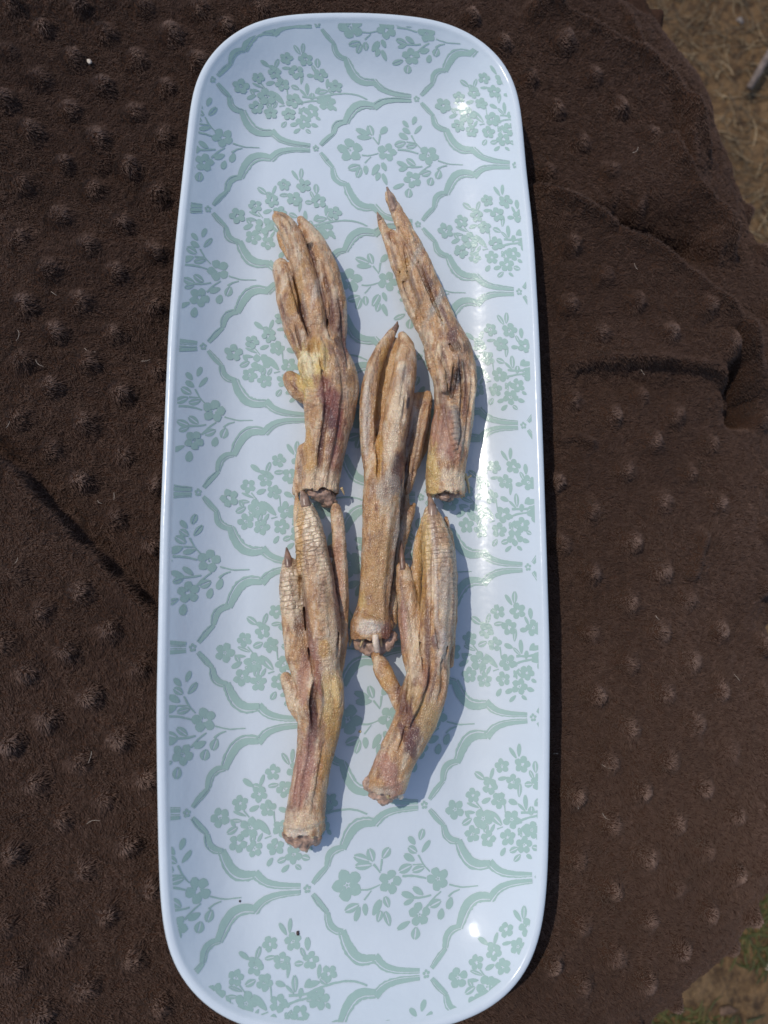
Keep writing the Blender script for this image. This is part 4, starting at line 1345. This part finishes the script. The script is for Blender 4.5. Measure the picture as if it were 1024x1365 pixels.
# --- D: lower left, back of the foot up with ringed toes
f = Foot(404)
f.chain([(402,1150,9.5,50),(405,1122,9.5,54),(406,1100,10,55),(409,1075,10.5,52),(413,1040,11,49),(421,1000,11.5,50),(426,965,12,58),(428,935,12,62),(428,905,11.5,58),(427,870,9.5,46),(425,840,7,32)], 2.2, .85, 0, .7)
f.chain([(430,920,15,48),(433,870,15,49),(430,820,15,46),(424,770,14,43),(416,720,13,37),(410,690,11,29),(407,674,10,20)], 1.1, .85, .9, .5)
f.chain([(410,925,13,38),(402,885,12,38),(395,845,12,36),(390,805,11,33),(387,775,10,28),(385,752,8.5,20)], 1.1, .85, .9, .5)
f.chain([(450,910,9,20),(454,870,9.5,18),(456,820,10,18),(455,770,10,19),(452,720,9.5,19),(449,685,9,17),(448,676,8.5,13)], 1.1, .9, .25, .9)
f.chain([(395,656,8.5,7),(397,680,8,11),(399,715,7.5,12),(403,760,7,12),(409,810,7,12)], 1.0, .7, .2)
f.chain([(404,962,9,24),(394,935,8,25),(386,913,8,22),(381,903,7.5,15)], 1.3, .8, .4, .5)
f.chain([(425,900,20,7),(427,940,20,7),(418,990,19,6)], 1.2, .8)
f.chain([(448,900,17,14),(452,930,17,14),(446,970,15,14)], 1.6, .9)
f.web([(440,900,10),(446,850,10),(444,790,9),(438,730,8)], [(453,890,8),(456,830,8),(455,770,8),(451,725,7)], 26, .7, 1.0)
f.web([(402,885,9),(402,840,8),(398,800,7),(396,770,7)], [(412,890,10),(410,840,8.5),(404,790,8),(402,760,8)], 20, .7, .5)
f.cut(404, 1110, 10, -.05, 1)
f.hole(398, 1112, 11, 4); f.hole(418, 1108, 10, 3.8)
f.stain(416,952,7,28,0,DARK,.8); f.stain(414,975,9,40,5,PUR,.65); f.stain(424,900,5,40,-6,RED,.55); f.stain(440,880,12,50,0,PALE,.5); f.stain(441,930,12,40,0,YEL,.55)
f.stain(437,1000,10,60,12,OCH,.55); f.stain(404,1030,14,60,10,PINK,.6); f.stain(384,1085,10,16,0,PUR,.5); f.stain(400,1095,20,16,0,PALE,.5); f.stain(415,690,14,30,0,PALE,.7)
f.stain(388,790,14,40,0,PALE,.7); f.stain(398,835,7,14,0,PUR,.45); f.stain(424,790,8,20,0,PUR,.3); f.stain(432,865,6,12,0,OCH,.7); f.stain(420,735,10,8,0,PUR,.25)
f.stain(404,905,8,40,8,PINK,.5); f.stain(452,760,6,60,0,PINK,.4); f.stain(400,720,5,60,0,OCH,.6); f.stain(388,930,8,24,-25,PALE,.6); f.stain(396,1112,10,10,0,WHT,.5)
f.groove([(421,900),(417,935),(419,965),(424,990)],8,2.2); f.groove([(399,745),(405,800),(412,850),(418,900)],6,3.6); f.groove([(431,690),(441,740),(447,800),(451,875)],7,3.6)
f.ridge([(430,770),(433,820),(437,870)],7,.7); f.ridge([(424,770),(424,800),(428,840)],5,.6); f.groove([(402,985),(398,1030),(391,1075)],4,.7); f.groove([(432,990),(424,1040),(416,1085)],4,.6)
for q in range(7): f.ridge([(420+(q%2)*4,775+q*12),(428,778+q*12),(434-(q%2)*3,776+q*12)],4,.55)
f.ridge([(380,1098),(395,1104),(412,1100),(432,1090)],7,.7)
rd = foot_root(420, 960, 'dried duck foot at lower left with ringed scaly toes and a straight shank')
f.build(rd)
claw(rd, [(408,676,11.5,15),(406,664,11.5,12),(403,654,10,6),(402,648,8.5,2)], MAT_CLAW)
claw(rd, [(385,757,10,14),(384,745,10,11),(383,736,9,6),(382,730,8,2)], MAT_CLAWD)
lumpset(rd, 'torn_end', MAT_FLESH, [(386,1112,9,9),(396,1118,9,9),(406,1126,8,8),(418,1118,8,9),(426,1102,10,8),(392,1104,12,8),(410,1112,9,12)], 34)
fray(rd, [[(404,1124,9,9),(407,1131,7,8),(409,1135,6,4)], [(420,1105,14,6),(416,1116,12,5)], [(384,1112,8,7),(382,1119,6,4)], [(392,1106,15,6),(402,1110,14,5),(408,1108,13,4)]], MAT_FRAY)

# --- E: lower right, raised shank
f = Foot(505)
f.chain([(500,1090,17,48),(510,1063,17,53),(515,1047,17,54),(523,1024,17,53),(534,1000,17,54),(546,977,17,55),(557,950,17,58),(566,920,16,60),(572,893,15,56),(574,860,12,44),(574,830,8.5,30)], 2.2, .85, 0, .6)
f.chain([(572,905,17,50),(579,870,17,50),(583,825,17,48),(586,780,16,47),(584,735,15,43),(578,702,13,32),(575,684,11.5,20)], 1.1, .85, .6, .6)
f.chain([(556,915,13,32),(551,870,12,32),(546,825,11,30),(541,785,10,26),(537,758,9,19)], 1.1, .85, .2, 1.0)
f.chain([(596,690,9,8),(603,740,9,10),(606,785,9,9),(603,835,9,11),(598,885,10,14)], 1.0, .9, 0, .8)
f.chain([(565,690,9.5,9),(559,725,8,13),(557,775,7.5,13),(560,830,8,12)], 1.0, .8, 0, .9)
f.chain([(532,940,16,24),(523,915,13,21),(512,892,10,20),(504,878,8,17),(501,870,7,12)], 1.4, .85, 0, .5)
f.chain([(572,890,24,7),(560,930,25,7),(545,970,24,6)], 1.2, .8)
f.chain([(590,880,20,10),(590,920,20,12),(576,955,19,12)], 1.5, .9)
f.web([(589,700,12),(604,760,12),(600,830,12)], [(600,710,8),(607,775,8),(603,840,9)], 18, .8, .2)
f.web([(560,860,9),(558,800,9),(560,740,9)], [(550,870,9),(547,820,8),(543,775,7)], 20, .7, .7)
f.cut(512, 1054, 17, -.25, 1)
f.hole(508, 1064, 18, 3.2); f.hole(522, 1058, 17, 3.0)
f.stain(545,930,7,28,-10,DARK,.6); f.stain(542,950,10,40,-15,PUR,.65); f.stain(540,985,5,26,-25,PUR,.7); f.stain(560,905,8,24,0,RED,.5); f.stain(590,800,10,60,0,GRY,.65)
f.stain(566,730,6,40,0,YEL,.5); f.stain(577,720,4,30,0,PUR,.4); f.stain(578,855,12,12,0,PUR,.7); f.stain(584,865,8,20,0,WHT,.55); f.stain(604,760,5,50,0,GRY,.6)
f.stain(565,955,14,60,-24,(.47,.29,.12),.7); f.stain(512,1020,12,44,-22,PINK,.6); f.stain(548,870,12,50,0,PALE,.45); f.stain(538,840,5,50,0,PINK,.5); f.stain(520,900,10,40,35,OCH,.5)
f.stain(588,905,10,36,0,BRN,.4); f.stain(505,1050,14,10,0,GRY,.5); f.stain(560,770,5,60,0,OCH,.6); f.stain(575,780,3,80,0,WHT,.35)
f.groove([(549,880),(546,915),(544,950)],7,2.0); f.groove([(545,962),(538,985),(531,1003)],5,1.5); f.groove([(557,750),(561,800),(564,860),(566,905)],6,3.4); f.groove([(594,700),(599,760),(597,830),(595,890)],5,2.6)
f.ridge([(569,700),(570,760),(570,820)],4,.6); f.groove([(576,720),(577,790),(575,850)],3,.8); f.ridge([(552,830),(556,880),(556,920)],5,.7); f.groove([(541,800),(546,850),(551,900)],3,.8)
for q in range(22): f.ridge([(594+min(q,12)*.7-max(0,q-14)*.6,712+q*7),(598+min(q,12)*.7-max(0,q-14)*.6,714+q*7)],4,.5)
f.groove([(580,830),(586,860),(588,900)],4,.9); f.ridge([(490,1040),(505,1048),(522,1046),(538,1040)],6,.6)
re_ = foot_root(540, 960, 'dried duck foot at lower right, bent shank, long hind toe standing out')
f.build(re_)
claw(re_, [(577,690,13.5,15),(576,676,13.5,12),(573,664,11.5,6),(572,657,10,2)], MAT_CLAW)
claw(re_, [(537,760,10.5,9),(536,742,10,7),(535,730,9,4),(535,721,8.5,2)], MAT_CLAWD)
claw(re_, [(528,1052,19,8),(532,1058,18,8),(535,1063,16,7)], MAT_BONE, 'bone_peg')
lumpset(re_, 'torn_end', MAT_FLESH, [(494,1046,18,9),(502,1058,16,9),(514,1064,15,9),(524,1058,17,9),(534,1050,18,7),(512,1054,16,11)], 35)
fray(re_, [[(492,1050,18,6),(497,1060,15,6),(505,1066,13,5)], [(515,1054,22,6),(518,1064,20,4)]])

# --- crumbs on the tray
c = at_tray(np.array([397.]), np.array([1244.]))[0]
tag(lump(c + [0, 0, .0003], .0007, MAT_SPECK, 'crumb', 5, (.8, 1.2, .7)), 'dark brown crumb on the green flowers near the bottom of the tray', 'crumb')
c = at_tray(np.array([480.]), np.array([975.]))[0]
tag(lump(c + [0, 0, .0002], .0005, MAT_FRAY, 'crumb', 6), 'tiny tan crumb on the tray between the two lower duck feet', 'crumb')
c = at_tray(np.array([320.]), np.array([1201.]))[0]
tag(lump(c + [0, 0, .0002], .0004, MAT_SPECK, 'crumb', 8), 'tiny grey crumb near the lower left of the tray', 'crumb')
